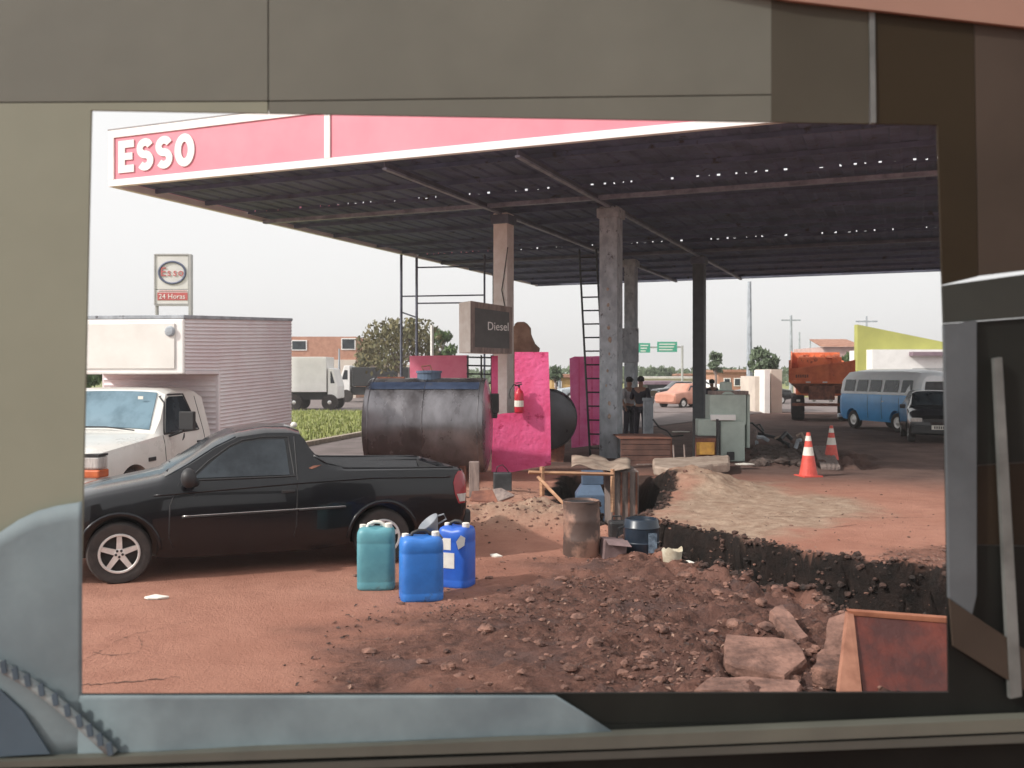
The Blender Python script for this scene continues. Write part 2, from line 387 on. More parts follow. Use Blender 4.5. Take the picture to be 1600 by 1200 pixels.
tag(m3.build('dark_litter', mat('dark_litter', (.10, .055, .045), (.05, .03, .026), 3, .9)), 'dark dry flakes strewn over the trampled red earth', 'litter', kind='stuff')
tag(m4.build('pale_litter', mat('pale_litter', (.32, .20, .15), (.20, .115, .085), 3, .9)), 'pale dry flakes strewn over the trampled red earth', 'litter', kind='stuff')

def crack(pts, w0):
    q = [Vector((*G(*p_), 0)) for p_ in pts]; out = []
    for a, b in zip(q[:-1], q[1:]):
        n = max(2, int((b-a).length/.03))
        for k in range(n): out.append(a.lerp(b, k/n)+Vector((random.uniform(-.008, .008), random.uniform(-.02, .02), 0)))
    mb = MB(); vs = []
    for i, c in enumerate(out):
        w = w0*math.sin(math.pi*(i+.5)/len(out))**.5*random.uniform(.4, 1.3)
        for s_ in (-1, 1): yy = c.y+s_*w; vs.append((c.x, yy, hz(c.x, yy)+.004))
    mb.add(vs, [(2*i, 2*i+1, 2*i+3, 2*i+2) for i in range(len(out)-1)])
    tag(mb.build('ground_crack', CRK), kind='structure')
CRK = mat('crack_dirt', (.17, .085, .06), (.10, .05, .036), 20, .95)
crack([(112, 1042), (150, 1022), (180, 1003), (212, 990), (245, 985)], .010)
crack([(145, 1018), (160, 1024), (220, 1022)], .007)
crack([(240, 985), (280, 975), (310, 968)], .004)
crack([(215, 1022), (222, 1004), (212, 992)], .006)
crack([(540, 1000), (590, 1001), (640, 998)], .006)
crack([(1190, 806), (1330, 807), (1470, 808)], .010)
crack([(1260, 822), (1300, 824), (1345, 820)], .012)
crack([(110, 1072), (200, 1066), (290, 1058)], .010)
# ------------------------------------------------------------------ materials
M_ = {}
M_['cream'] = mat('cream_paint', (0.86, 0.80, 0.76), (0.76, 0.68, 0.63), 4, 0.7, bump=0.2, spots=(9, .66, (0.5, .4, .34)))
M_['greyp'] = mat('grey_column_paint', (0.42, 0.46, 0.50), (0.27, 0.30, 0.33), 5, 0.75, bump=0.5, bscale=20, spots=(7, .60, (0.09, .09, .10)), stretch=(1, 1, .6))
M_['white'] = mat('white_paint', (0.88, 0.87, 0.85), (0.80, 0.79, 0.77), 2, 0.45, spots=(5, .68, (0.5, .45, .4)))
M_['wtruck'] = mat('white_truck_paint', (0.78, 0.77, 0.73), (0.70, 0.68, 0.64), 1.5, 0.3, coat=.4)
M_['alu'] = mat('aluminium_box_sheet', (0.82, 0.80, 0.82), (0.76, 0.68, 0.71), 1.0, 0.5, metal=.05)
M_['fred'] = mat('faded_red_panel', (0.74, 0.25, 0.31), (0.66, 0.21, 0.27), 0.8, 0.45)
M_['soffit'] = mat('soffit_sheet', (0.12, 0.145, 0.25), (0.07, 0.083, 0.145), 1.3, 0.75, metal=.1, bump=.3, spots=(2.2, .6, (0.05, .045, .055)))
M_['beam'] = mat('beam_steel', (0.13, 0.14, 0.19), (0.08, 0.085, 0.12), 3, 0.6, metal=.2)
M_['beaml'] = mat('light_beam_steel', (0.30, 0.32, 0.40), (0.16, 0.17, 0.22), 3, 0.5, metal=.2)
M_['black'] = mat('black_steel', (0.03, 0.03, 0.032), (0.016, 0.016, 0.018), 5, 0.5)
M_['rubber'] = mat('tyre_rubber', (0.055, 0.045, 0.042), (0.032, 0.028, 0.027), 8, 0.9, bump=.3)
M_['carblk'] = mat('black_car_paint', (0.006, 0.0065, 0.009), (0.005, 0.005, 0.007), 1.2, 0.22, coat=.45, spec=.3, spots=(2.5, .66, (0.045, .035, .033)))
M_['trim'] = mat('black_plastic', (0.03, 0.03, 0.032), (0.02, 0.02, 0.022), 5, 0.55)
M_['glass'] = mat('dark_window_glass', (0.035, 0.045, 0.055), (0.015, 0.02, 0.026), 2.2, 0.15, spec=.45, lo=.42, hi=.58)
M_['glassb'] = mat('windscreen_glass', (0.16, 0.25, 0.31), (0.09, 0.15, 0.19), 2.2, 0.3, spec=.3, coat=0)
M_['chrome'] = mat('chrome', (0.75, 0.75, 0.74), (0.6, 0.6, 0.6), 6, 0.22, metal=.9)
M_['alloy'] = mat('alloy_wheel', (0.85, 0.84, 0.82), (0.70, 0.68, 0.66), 8, 0.35, metal=.3)
M_['redl'] = mat('red_lamp', (0.32, 0.012, 0.025), (0.22, 0.008, 0.015), 8, 0.18, coat=.6)
M_['amber'] = mat('amber_lamp', (0.65, 0.17, 0.06), (0.5, 0.12, 0.05), 8, 0.2, coat=.6)
M_['clear'] = mat('clear_lamp', (0.62, 0.60, 0.57), (0.4, 0.38, 0.37), 14, 0.15, coat=.8, stretch=(3, 3, .4))
M_['pink'] = mat('magenta_board_paint', (0.90, 0.15, 0.36), (0.70, 0.05, 0.17), 1.3, 0.7, bump=.9, bscale=12, lo=.32, hi=.66, spots=(2.4, .57, (0.50, .022, .11)))
M_['pinkl'] = mat('light_pink_board', (0.88, 0.26, 0.38), (0.80, 0.18, 0.29), 2.0, 0.65, bump=.2, spots=(3.5, .62, (0.5, .05, .11)))
M_['exred'] = mat('extinguisher_red', (0.55, 0.02, 0.05), (0.42, 0.012, 0.03), 5, 0.35)
M_['tank'] = mat('tank_steel', (0.26, 0.25, 0.265), (0.05, 0.042, 0.044), 1.6, 0.27, metal=.65, bump=.10, lo=.34, hi=.66, stretch=(1, 1, .45))
M_['tankd'] = mat('dark_tank_steel', (0.05, 0.05, 0.058), (0.025, 0.025, 0.028), 1.8, 0.3, metal=.4, bump=.1)
M_['rust'] = mat('rusty_steel', (0.30, 0.12, 0.075), (0.13, 0.05, 0.035), 5, 0.8, bump=.5)
M_['wood'] = mat('raw_timber', (0.50, 0.29, 0.17), (0.33, 0.17, 0.10), 3, 0.85, bump=.4, stretch=(1, 1, 8))
M_['gwood'] = mat('grey_timber', (0.30, 0.235, 0.21), (0.17, 0.13, 0.12), 3, 0.9, bump=.4, stretch=(6, 6, 1))
M_['conc'] = mat('concrete', (0.42, 0.33, 0.27), (0.29, 0.215, 0.17), 4, 0.9, bump=.6)
M_['gpump'] = mat('grey_green_enamel', (0.44, 0.52, 0.47), (0.36, 0.43, 0.39), 3, 0.5, bump=.15, spots=(6, .66, (0.12, .09, .075)))
M_['bluem'] = mat('blue_enamel', (0.085, 0.13, 0.20), (0.06, 0.09, 0.14), 3, 0.5, spots=(7, .64, (0.05, .04, .04)))
M_['yellow'] = mat('yellow_panel', (0.60, 0.33, 0.06), (0.44, 0.22, 0.05), 8, 0.6)
M_['teal'] = mat('teal_plastic', (0.11, 0.32, 0.37), (0.08, 0.25, 0.30), 4, 0.42, spots=(3, .60, (0.09, .14, .14)))
M_['blue'] = mat('blue_plastic', (0.035, 0.19, 0.60), (0.025, 0.145, 0.48), 3.5, 0.42, spots=(3, .60, (0.04, .10, .24)), bump=.1)
M_['blue2'] = mat('deep_blue_plastic', (0.03, 0.14, 0.60), (0.022, 0.10, 0.48), 3.5, 0.38, spots=(5, .67, (0.03, .06, .2)))
M_['navy'] = mat('navy_plastic', (0.016, 0.03, 0.052), (0.01, 0.018, 0.03), 5, 0.35)
M_['orange'] = mat('orange_truck_paint', (0.80, 0.22, 0.09), (0.62, 0.14, 0.055), 1.8, 0.65, bump=.3, spots=(3, .6, (0.26, .07, .04)))
M_['vwblue'] = mat('blue_van_paint', (0.09, 0.42, 0.85), (0.07, 0.34, 0.72), 1.5, 0.35, coat=.4)
M_['vwwhite'] = mat('pale_blue_van_paint', (0.90, 0.93, 0.95), (0.82, 0.87, 0.90), 2, 0.4, coat=.3)
M_['skin'] = mat('skin', (0.28, 0.15, 0.10), (0.23, 0.12, 0.08), 5, 0.6)
M_['dcloth'] = mat('dark_clothing', (0.035, 0.03, 0.045), (0.02, 0.018, 0.026), 8, 0.9)
M_['lcloth'] = mat('grey_shirt', (0.42, 0.42, 0.43), (0.3, 0.3, 0.31), 8, 0.9)
M_['hair'] = mat('black_hair', (0.015, 0.012, 0.012), (0.01, 0.008, 0.008), 8, 0.8)
M_['paper'] = mat('paper', (0.78, 0.75, 0.68), (0.66, 0.62, 0.56), 8, 0.8)
M_['sgreen'] = mat('road_sign_green', (0.03, 0.36, 0.24), (0.025, 0.30, 0.2), 5, 0.5)
M_['letterw'] = mat('white_lettering', (0.82, 0.80, 0.78), (0.74, 0.72, 0.70), 5, 0.5)

# ------------------------------------------------------------------ stand-in wall with the opening; blurred reflections put into its colours and parts
YW = 3.0
olive = mat('olive_board', (0.125, 0.125, 0.102), (0.085, 0.085, 0.068), 1.1, 0.7, bump=.15, lo=.3, hi=.7)
olive_l = mat('pale_olive_board', (0.215, 0.22, 0.165), (0.165, 0.17, 0.125), 0.9, 0.7, bump=.15, lo=.3, hi=.7)
midb = mat('drab_reflection', (0.066, 0.06, 0.046), (0.045, 0.04, 0.03), 1.0, 0.7, bump=.15, lo=.3, hi=.7, spec=.12)  # gradual darkening by reflection, put into the board colour
brown = mat('brown_reflection', (0.03, 0.021, 0.013), (0.017, 0.012, 0.008), 0.9, 0.6, spec=.12)
brown2 = mat('grey_brown_reflection', (0.055, 0.041, 0.032), (0.035, 0.026, 0.02), 0.9, 0.6, spec=.12)
dkbrown = mat('dark_brown_surround', (0.026, 0.018, 0.009), (0.018, 0.012, 0.006), 0.9, 0.55, spec=.12)
dkgreen = mat('dark_green_surround', (0.013, 0.014, 0.012), (0.006, 0.0065, 0.006), 1.4, 0.5, spec=.12)
ggrey = mat('grey_green_reflection', (0.04, 0.042, 0.037), (0.026, 0.027, 0.024), 1.0, 0.6, spec=.12)
bgrey = mat('blue_grey_reflection', (0.07, 0.08, 0.088), (0.04, 0.047, 0.053), 2.0, 0.6, bump=.2)
lgrey = mat('light_grey_strip', (0.13, 0.135, 0.13), (0.06, 0.063, 0.06), 3, 0.5)
salmon = mat('salmon_beam', (0.27, 0.15, 0.11), (0.24, 0.13, 0.095), 1, 0.7)
sheetm = mat('pale_blue_reflection', (0.155, 0.20, 0.215), (0.10, 0.13, 0.145), 1.6, 0.7, bump=.5, bscale=3)
sheetd = mat('slate_reflection', (0.05, 0.075, 0.10), (0.035, 0.052, 0.07), 2, 0.8)
def pw(px, py, d=YW): return P(px, py, d)
def wpanel(name, poly, m, parent, d=YW, th=0.012, bevel=0):
    return MB().prism([pw(x, y, d) for x, y in poly], (0, th, 0)).build(name, m, parent, world=True, bevel=bevel)
wall = thing('stand_in_wall', 'stand-in wall, reflections put into its olive and brown panel colours, whose opening frames the whole view of the filling station', 'wall', (0, YW, 0))
B0, B1, TOP = 1570, 1570, -60
def yt(x): return 172+(x-142)*0.01738          # upper edge of the opening
wpanel('panel', [(-700, TOP), (418, TOP), (418, 157), (-700, 163)], olive, wall)
wpanel('panel', [(-700, 165), (418, 159), (418, yt(418)), (142, 172), (122, 1085), (122, 1130), (-700, 1130)], olive_l, wall)
wpanel('panel', [(420, TOP), (1205, TOP), (1205, 147), (420, 157)], olive, wall)
wpanel('panel', [(420, 159), (1205, 149), (1205, yt(1205)), (420, yt(420))], olive, wall)
wpanel('panel', [(1205.3, TOP), (1358, TOP), (1358, yt(1358)), (1205.3, yt(1205.3))], midb, wall)
wpanel('batten', [(1357, TOP), (1366, TOP), (1369, 192), (1362, 192)], lgrey, wall, d=YW-.006, th=.02)
wpanel('panel', [(1368, TOP), (1520, TOP), (1528, 432), (1473, 445), (1465, 195), (1368, yt(1368))], dkbrown, wall)
wpanel('panel', [(1521, TOP), (2400, TOP), (2400, 326), (1529, 431)], brown2, wall)  # right-hand panels: window reflections put into their colours
wpanel('band', [(1473, 446), (2400, 320), (2400, 437), (1475, 505)], ggrey, wall, d=YW-.01)
wpanel('panel', [(1475, 506), (2400, 438), (2400, 671), (1478, 730)], dkgreen, wall)
wpanel('panel', [(1478, 731), (2400, 672), (2400, 870), (1480, 850)], brown, wall)
wpanel('panel', [(1480, 851), (2400, 871), (2400, 1130), (1484, 1130), (1483, 1082)], dkgreen, wall)
wpanel('panel', [(122, 1085), (1483, 1082), (1484, 1130), (122, 1130)], dkgreen, wall)
wpanel('panel', [(-700, 1131), (2400, 1131), (2400, B1), (-700, B0)], dkgreen, wall)
wpanel('backing_strip', [(-700, 150), (421, 150), (421, 170), (-700, 170)], dkbrown, wall, d=YW+.0125, th=.01)
wpanel('backing_strip', [(414, TOP), (424, TOP), (424, 150), (414, 150)], dkbrown, wall, d=YW+.0125, th=.01)
wpanel('backing_strip', [(421.5, 140), (1205, 140), (1205, 165), (421.5, 165)], dkbrown, wall, d=YW+.0125, th=.01)
wpanel('post', [(1476, 508), (1526, 500), (1526, 930), (1519, 960), (1484, 935), (1480, 700)], bgrey, wall, d=YW-.02, th=.018)  # post, rail and brace stand in for shapes in those reflections
o = wpanel('rail', [(1554, 560), (1566, 558), (1597, 1088), (1579, 1092)], lgrey, wall, d=YW-.03, th=.02)
wpanel('brace', [(1484, 936), (1522, 962), (1700, 1080), (1700, 1140), (1490, 1010)], brown2, wall, d=YW-.026, th=.012)
bm_ = thing('salmon_beam', 'salmon coloured sloping beam of the stand-in surround across the upper right corner above the brown panels', 'beam', (2.0, YW-.08, 3.1))
wpanel('beam_face', [(1080, -30), (1232, 0), (1600, 42), (2400, 137), (2400, -60), (1080, -60)], salmon, bm_, d=YW-.022, th=.016)
sh = thing('sill_shelf', 'long olive sill rail of the stand-in surround under the opening along the bottom edge', 'shelf', (0, YW-.06, .7))
wpanel('sill_board', [(-700, 1220), (0, 1190), (960, 1150), (2400, 1089), (2400, 1109), (960, 1170), (0, 1200), (-700, 1232)], mat('sill_olive', (0.09, 0.09, 0.072), (0.06, 0.06, 0.05), 1, .6), sh, d=YW-.06, th=.05)
wpanel('sill_board', [(-700, 1236), (960, 1174), (2400, 1113), (2400, 1129), (960, 1186), (-700, 1248)], mat('sill_grey', (0.06, 0.06, 0.05), (0.04, 0.04, 0.034), 1, .6), sh, d=YW-.055, th=.045)
# clothing reflection at lower left, built as a gently folded sheet
tp = thing('pale_reflection_sheet', 'pale blue folded sheet standing in for a cloth reflection at lower left below the opening', 'reflection', (-1.4, YW-.02, 1.0))
mb = MB()
def sheet_region(cols, d0, th=0.004):
    n = len(cols); rows = 14; vs = []
    for (x, ya, yb) in cols:
        for j in range(rows+1):
            y = ya+(yb-ya)*j/rows
            d = d0-0.006*math.sin(x*.021+y*.013)-0.004*math.sin(x*.05-y*.03)
            vs.append(P(x, y, d))
    fs = [(i*(rows+1)+j, i*(rows+1)+j+1, (i+1)*(rows+1)+j+1, (i+1)*(rows+1)+j) for i in range(n-1) for j in range(rows)]
    mb.add(vs, fs)
sheet_region([(-700, 900, 1200), (-200, 880, 1195), (-100, 860, 1192), (0, 832, 1188), (30, 812, 1186), (60, 798, 1184), (90, 790, 1183), (122, 785, 1182), (128.5, 783, 1182)], YW-.02)
sheet_region([(122.3, 1086, 1182), (250, 1086, 1177), (400, 1086, 1170), (600, 1086, 1161), (800, 1086, 1152), (868, 1086, 1150), (910, 1112, 1148), (962, 1146, 1147)], YW-.02)
cl = mb.build('cloth', sheetm, tp, smooth=True, world=True); q = cl.modifiers.new('solid', 'SOLIDIFY'); q.thickness = .004
MB().prism([P(x, y, YW-.04) for x, y in [(-40, 1060), (0, 1078), (36, 1112), (78, 1178), (-40, 1184)]], (0, .006, 0)).build('fold', sheetd, tp, world=True)  # dark fold, hem and toothed band belong to the same reflection
pth = [(-20, 1030), (10, 1046), (45, 1066), (85, 1094), (120, 1125), (150, 1152), (178, 1178)]
MB().tube([P(x, y, YW-.04) for x, y in pth], .017, 8).build('hem', mat('pale_hem', (.22, .25, .25), (.16, .18, .19), 4, .8), tp, world=True, smooth=True)
for k in range(11):
    a = (k+.5)/11*(len(pth)-1); i = int(a); f = a-i
    x = pth[i][0]*(1-f)+pth[i+1][0]*f; y = pth[i][1]*(1-f)+pth[i+1][1]*f
    MB().prism([P(x+dx, y+dy, YW-.06) for dx, dy in [(-5, -8), (3, -12), (6, 8), (-2, 10)]], (0, .006, 0)).build('toothed_band', sheetd, tp, world=True)

# ------------------------------------------------------------------ canopy
ZC = 5.79
th_ = R(22.5); U = Vector((math.cos(th_), -math.sin(th_), 0)); V = Vector((math.sin(th_), math.cos(th_), 0))
NL = Vector((-8.35, 19.86, 0))
can = thing('station_canopy', 'wide dark filling station canopy with faded red fascia lettered ESSO in white', 'canopy', (NL.x, NL.y, 0))
can.rotation_euler = (0, 0, -th_); can.matrix_basis = Matrix.Translation(NL) @ RZ(-th_)
CW, CD = 19.2, 24.6            # local x = U, local y = V
# three sheet bays stepping down by 6 cm at the laps
yl = [0.28, 4.35, 13.3, CD-.2]; zl = [ZC+.145, ZC+.10, ZC+.055]
for b in range(3):
    y0, y1, z = yl[b], yl[b+1], zl[b]
    mb = MB(); n = int((CW-.2)/0.45)
    for k in range(n):      # trapezoid corrugation running along V
        xa = .12+(CW-.24)*k/n; w = (CW-.24)/n
        prof = [(xa, z), (xa+w*.30, z), (xa+w*.40, z+.03), (xa+w*.9, z+.03), (xa+w, z)]
        for (xa_, za), (xb_, zb) in zip(prof[:-1], prof[1:]):
            mb.add([(xa_, y0, za), (xb_, y0, zb), (xb_, y1, zb), (xa_, y1, za)], [(0, 1, 2, 3)])
            
    o = mb.build('roof_sheet', M_['soffit'], can); q = o.modifiers.new('s', 'SOLIDIFY'); q.thickness = .003; q.offset = 1
for b in (1, 2):             # lap closers leave small daylight gaps
    mb = MB(); x = .15; z0 = zl[b]+.036; z1 = zl[b-1]+.034
    while x < CW-.3:
        w = random.choice([.14, .16, .19, .22, .3, .6]); g = random.choice([.03, .04, .055, .07])
        mb.box(x, x+w, yl[b]-.012, yl[b]+.012, z0-.05, z1); 
        mb.box(x+w, x+w+g, yl[b]-.01, yl[b]+.01, z0-.05, z0+random.uniform(-.012, .008))
        x += w+g
    mb.build('lap_closer', M_['soffit'], can)
# purlins across, light rafters along V
for y in (1.2, 2.8, 6.3, 8.2, 10.6, 12.2, 15.3, 17.3, 19.4, 21.6, 23.6):
    z = zl[0 if y < yl[1] else (1 if y < yl[2] else 2)]
    MB().box(.15, CW-.15, y-.03, y+.03, z-.09, z-.002).build('purlin', M_['soffit'], can)
for y, m in ((5.0, 'beaml'), (15.0, 'beam')):
    MB().box(.15, CW-.15, y-.07, y+.07, ZC-.06, ZC+.03).build('main_beam', M_[m], can)
Ainv = (Matrix.Translation(NL) @ RZ(-th_)).inverted()
colW = {'A': Vector((-.2, 22.9, 0)), 'B': Vector((2.27, 22.0, 0))}
colW['C'] = colW['B']+V*10.0; colW['D'] = Vector((3.98, 32.1, 0))
for nme, wv in colW.items():
    loc = Ainv @ wv; colW[nme] = (wv, loc)
for x in (colW['A'][1].x, colW['B'][1].x+.02, colW['B'][1].x+8.1):
    MB().box(x-.045, x+.045, .3, CD-.3, ZC-.10, ZC-.061).build('rafter_flange', M_['beaml'], can)
    MB().box(x-.012, x+.012, .3, CD-.3, ZC-.060, ZC+.03).build('rafter_web', M_['beam'], can)
# fascia, near side and left side: white frame with red panels
FH = 1.16
whitef = mat('white_fascia_frame', (0.86, 0.84, 0.82), (0.78, 0.76, 0.74), 2, .5)
MB().box(0, CW, 0, .12, ZC, ZC+.14).build('fascia_frame', whitef, can, bevel=.008)
MB().box(0, CW, 0, .12, ZC+FH-.16, ZC+FH).build('fascia_frame', whitef, can, bevel=.008)
MB().box(-.02, CW, .0, .14, ZC+FH+.002, ZC+FH+.03).build('capping', mat('grey_capping', (.32, .31, .31), None, 3, .5), can)
segs = [0.0, 5.32, 12.6, CW]
for i, x in enumerate(segs):
    MB().box(x-.0 if i == 0 else x-.06, x+.14 if i == 0 else x+.06, -.004, .118, ZC+.142, ZC+FH-.162).build('fascia_frame', whitef, can)
    if i < len(segs)-1:
        MB().box(x+(.142 if i == 0 else .062), segs[i+1]-.062, .03, .10, ZC+.142, ZC+FH-.162).build('fascia_panel', M_['fred'], can)
for z0, z1 in ((ZC, ZC+.14), (ZC+FH-.16, ZC+FH)):
    MB().box(0, .12, .122, CD, z0, z1).build('fascia_frame', whitef, can)
MB().box(.03, .10, .122, CD, ZC+.142, ZC+FH-.162).build('fascia_panel', M_['fred'], can)
MB().box(0, CW, CD-.1, CD, ZC-.02, ZC+FH).build('fascia_frame', M_['beam'], can)
MB().box(CW-.1, CW, .13, CD-.11, ZC, ZC+FH).build('fascia_frame', whitef, can)
def ribbon(path, w, closed=False):
    n = len(path); L_, R__ = [], []
    for i in range(n):
        p0 = path[i-1] if (closed or i) else path[0]; p1 = path[(i+1) % n] if (closed or i < n-1) else path[-1]
        dx, dz = p1[0]-p0[0], p1[1]-p0[1]; l_ = math.hypot(dx, dz)
        nx_, nz_ = -dz/l_*w/2, dx/l_*w/2
        L_.append((path[i][0]+nx_, path[i][1]+nz_)); R__.append((path[i][0]-nx_, path[i][1]-nz_))
    return L_, R__
def letter(ch, x0, z0, h, xs_, y, th):
    mb = MB()
    def q(p, yy): return (x0+p[0]*h*xs_, yy, z0+p[1]*h)
    if ch == 'E':
        po = [(0, 0), (.64, 0), (.64, .23), (.27, .23), (.27, .39), (.58, .39), (.58, .61), (.27, .61), (.27, .77), (.64, .77), (.64, 1), (0, 1)]
        return mb.prism([q(p, y) for p in po], (0, th, 0))
    if ch == 'S':
        path = [(.35+.215*math.cos(R(a)), .69+.19*math.sin(R(a))) for a in range(22, 271, 14)]+[(.35+.215*math.cos(R(a)), .31+.19*math.sin(R(a))) for a in range(78, -159, -14)]
        L_, R__ = ribbon(path, .24); cl_ = False
    else:
        path = [(.38+.26*math.cos(R(a)), .5+.375*math.sin(R(a))) for a in range(0, 360, 12)]
        L_, R__ = ribbon(path, .25, True); cl_ = True
    n = len(path); vs = [q(p, y) for p in L_]+[q(p, y) for p in R__]+[q(p, y+th) for p in L_]+[q(p, y+th) for p in R__]; fs = []
    for i in range(n if cl_ else n-1):
        j = (i+1) % n; fs += [(i, j, n+j, n+i), (2*n+i, 3*n+i, 3*n+j, 2*n+j), (i, 2*n+i, 2*n+j, j), (n+i, n+j, 3*n+j, 3*n+i)]
    if not cl_: fs += [(0, n, 3*n, 2*n), (n-1, 3*n-1, 4*n-1, 2*n-1)]
    return mb.add(vs, fs)
for x0, ch in ((.26, 'E'), (.74, 'S'), (1.23, 'S'), (1.73, 'O')):
    letter(ch, x0, ZC+.26, .66, .98, .004, .022).build('letter', M_['letterw'], can)
# columns
def column(wv, w, d, m, label, extra=None):
    t = thing('canopy_column', label, 'column', (wv.x, wv.y, 0), -th_, 'columns under the canopy')
    MB().box(-w/2, w/2, -d/2, d/2, -.15, ZC-.062).build('shaft', m, t, bevel=.012)
    MB().box(-w/2-.05, w/2+.05, -d/2-.05, d/2+.05, ZC-.32, ZC-.105).build('cap_plate', m if m is M_['greyp'] else M_['beam'], t, bevel=.01)
    return t
cA = column(colW['A'][0], .36, .42, M_['cream'], 'cream painted column behind the diesel sign with the pink board at its foot')
cable = [(.2, -.22, 4.9), (.10, -.225, 4.2), (.05, -.23, 3.9), (.17, -.225, 3.3), (.05, -.23, 3.0)]
MB().tube(cable, .012, 5).build('cable', M_['black'], cA)
cB = column(colW['B'][0], .42, .46, M_['greyp'], 'large peeling grey column to the right of the ladder')
for k in range(9):           # exposed reinforcement holes and flaked patches
    x = .0+random.uniform(-.05, .05); z = .9+k*.36+random.uniform(-.1, .1)
    m0 = MB(); lump(m0, x, -.226, z, random.uniform(.025, .05), 1.6); m0.build('flaked_patch', M_['conc'], cB)
cC = column(colW['C'][0], .36, .42, mat('dark_slate_column', (.095, .105, .115), (.07, .078, .085), 4, .7, bump=.3), 'slim dark slate column behind the grey green dispenser')
cD = column(colW['D'][0], .36, .42, M_['greyp'], 'half hidden grey column just behind the large peeling column')

# ------------------------------------------------------------------ ladder
lt = P(905, 390, 23.2); lb = P(922, 706, 22.3); lb.z = 0.02
ld = thing('leaning_ladder', 'dark steel ladder leaning up to the canopy beside the peeling grey column', 'ladder', (lb.x, lb.y, 0))
off = Vector((.40, -.12, 0)); off2 = Vector((.40, -.12, 0))
MB().tube([lb, lt], .028, 6).build('rail', M_['black'], ld, world=True)
MB().tube([lb+off, lt+off2], .028, 6).build('rail', M_['black'], ld, world=True)
for k in range(15):
    f = .035+k*.066; a = lb.lerp(lt, f); b_ = (lb+off).lerp(lt+off2, f)
    MB().tube([a, b_], .02, 6).build('rung', M_['black'], ld, world=True)

# ------------------------------------------------------------------ diesel sign
d0 = 21.5; a = P(735, 470, d0); b_ = P(798, 480, d0+.0); 
ds = thing('diesel_sign', 'boxy hanging sign lettered Diesel on the cream column', 'sign', tuple(P(760, 510, d0)))
p00, p10, p01, p11 = P(735, 551, d0), P(800, 553, d0+.4), P(735, 470, d0), P(800, 480, d0+.4)
back = P(717, 549, d0+.55)-P(735, 551, d0); back.z = 0
body = MB(); body.add([p00, p10, p11, p01, p00+back, p10+back, p11+back, p01+back], [(0,1,2,3),(4,7,6,5),(0,4,5,1),(3,2,6,7),(0,3,7,4),(1,5,6,2)])
body.build('sign_box', M_['cream'], ds, world=True, bevel=.012)
ex = (p10-p00); nrm = ex.cross(Vector((0, 0, 1))).normalized()
if nrm.y > 0: nrm = -nrm
def sp(u, v, o=0): return p00.lerp(p10, u).lerp(p01.lerp(p11, u), v)+nrm*o
MB().prism([sp(.0, .88, .012), sp(1, .88, .012), sp(1, 1, .012), sp(0, 1, .012)], -nrm*.01).build('frame', M_['gwood'], ds, world=True)
for q in ([(.0, 0), (.1, 0), (.1, .88), (0, .88)], [(.93, 0), (1, 0), (1, .88), (.93, .88)], [(.1, 0), (.93, 0), (.93, .11), (.1, .11)]):
    MB().prism([sp(u, v, .013) for u, v in q], -nrm*.01).build('frame', M_['gwood'], ds, world=True)
MB().prism([sp(u, v, .006) for u, v in [(.1, .11), (.93, .11), (.93, .88), (.1, .88)]], -nrm*.005).build('face', mat('dark_sign_face', (.075, .075, .075), (.055, .055, .055), 4, .4), ds, world=True)
text('Diesel', 'lettering', M_['letterw'], ds, frame_M(sp(.66, .55, .014), ex, (0, 0, 1)), size=.27, ext=.003, xs=.78)
# second sign box on the rear column
s2 = thing('blank_sign_box', 'blank grey sign box on the column behind the peeling grey one', 'sign', tuple(P(982, 540, 31)))
MB().box(-.28, .30, -.25, .25, -.55, .55).build('sign_box', M_['greyp'], s2, bevel=.02)
MB().box(-.22, .24, -.26, -.252, -.48, .45).build('face', M_['greyp'], s2)

# ------------------------------------------------------------------ magenta boards
def board(name, label, pts, d, m, th=.03, grp='magenta boards round the tanks', cat='board'):
    b0 = P(pts[0][0], pts[0][1], d); t = thing(name, label, cat, (b0.x, d, 0), 0, grp)
    MB().prism([P(x, y, d) for x, y in pts], (0, th, 0)).build('panel', m, t, world=True)
    return t
b1 = board('magenta_board', 'light pink board standing behind the top of the big tank', [(640, 556), (732, 555), (732, 640), (641, 640)], 25.0, M_['pinkl'])
MB().tube([(P(655, 0, 25).x, 25.06, 0), (P(655, 0, 25).x, 25.06, 2.2)], .04, 6).build('post', M_['gwood'], b1, world=True)
MB().tube([(P(718, 0, 25).x, 25.06, 0), (P(718, 0, 25).x, 25.06, 2.2)], .04, 6).build('post', M_['gwood'], b1, world=True)
d = 18.9
b2 = board('magenta_board', 'tall rough magenta board stepping down across the foot of the cream column', [(804, 550), (857, 550), (858.5, 600), (860, 640), (861, 727), (832, 731), (800, 738), (768, 744), (769, 650), (786, 646), (804, 645)], d, M_['pink'])
b4 = board('magenta_board', 'magenta sheet behind the leaning ladder', [(890, 560), (898, 557), (916, 557), (944, 556), (944, 694), (893, 700)], 24.4, mat('bright_magenta', (0.95, 0.24, 0.52), (0.85, 0.12, 0.36), 2.2, .6, bump=.5, spots=(2.6, .6, (.6, .06, .2))))
for k, x in enumerate((905, 925)):
    MB().box(P(x, 0, 24.38).x-.012, P(x, 0, 24.38).x+.012, 24.372, 24.385, .1, P(x, 560, 24.4).z).build('rib', M_['pink'], b4, world=True)
b5 = board('magenta_board', 'narrow dark magenta strip behind the right end of the big tank', [(768, 556), (778, 556), (778, 700), (768, 700)], 22.2, M_['pink'])
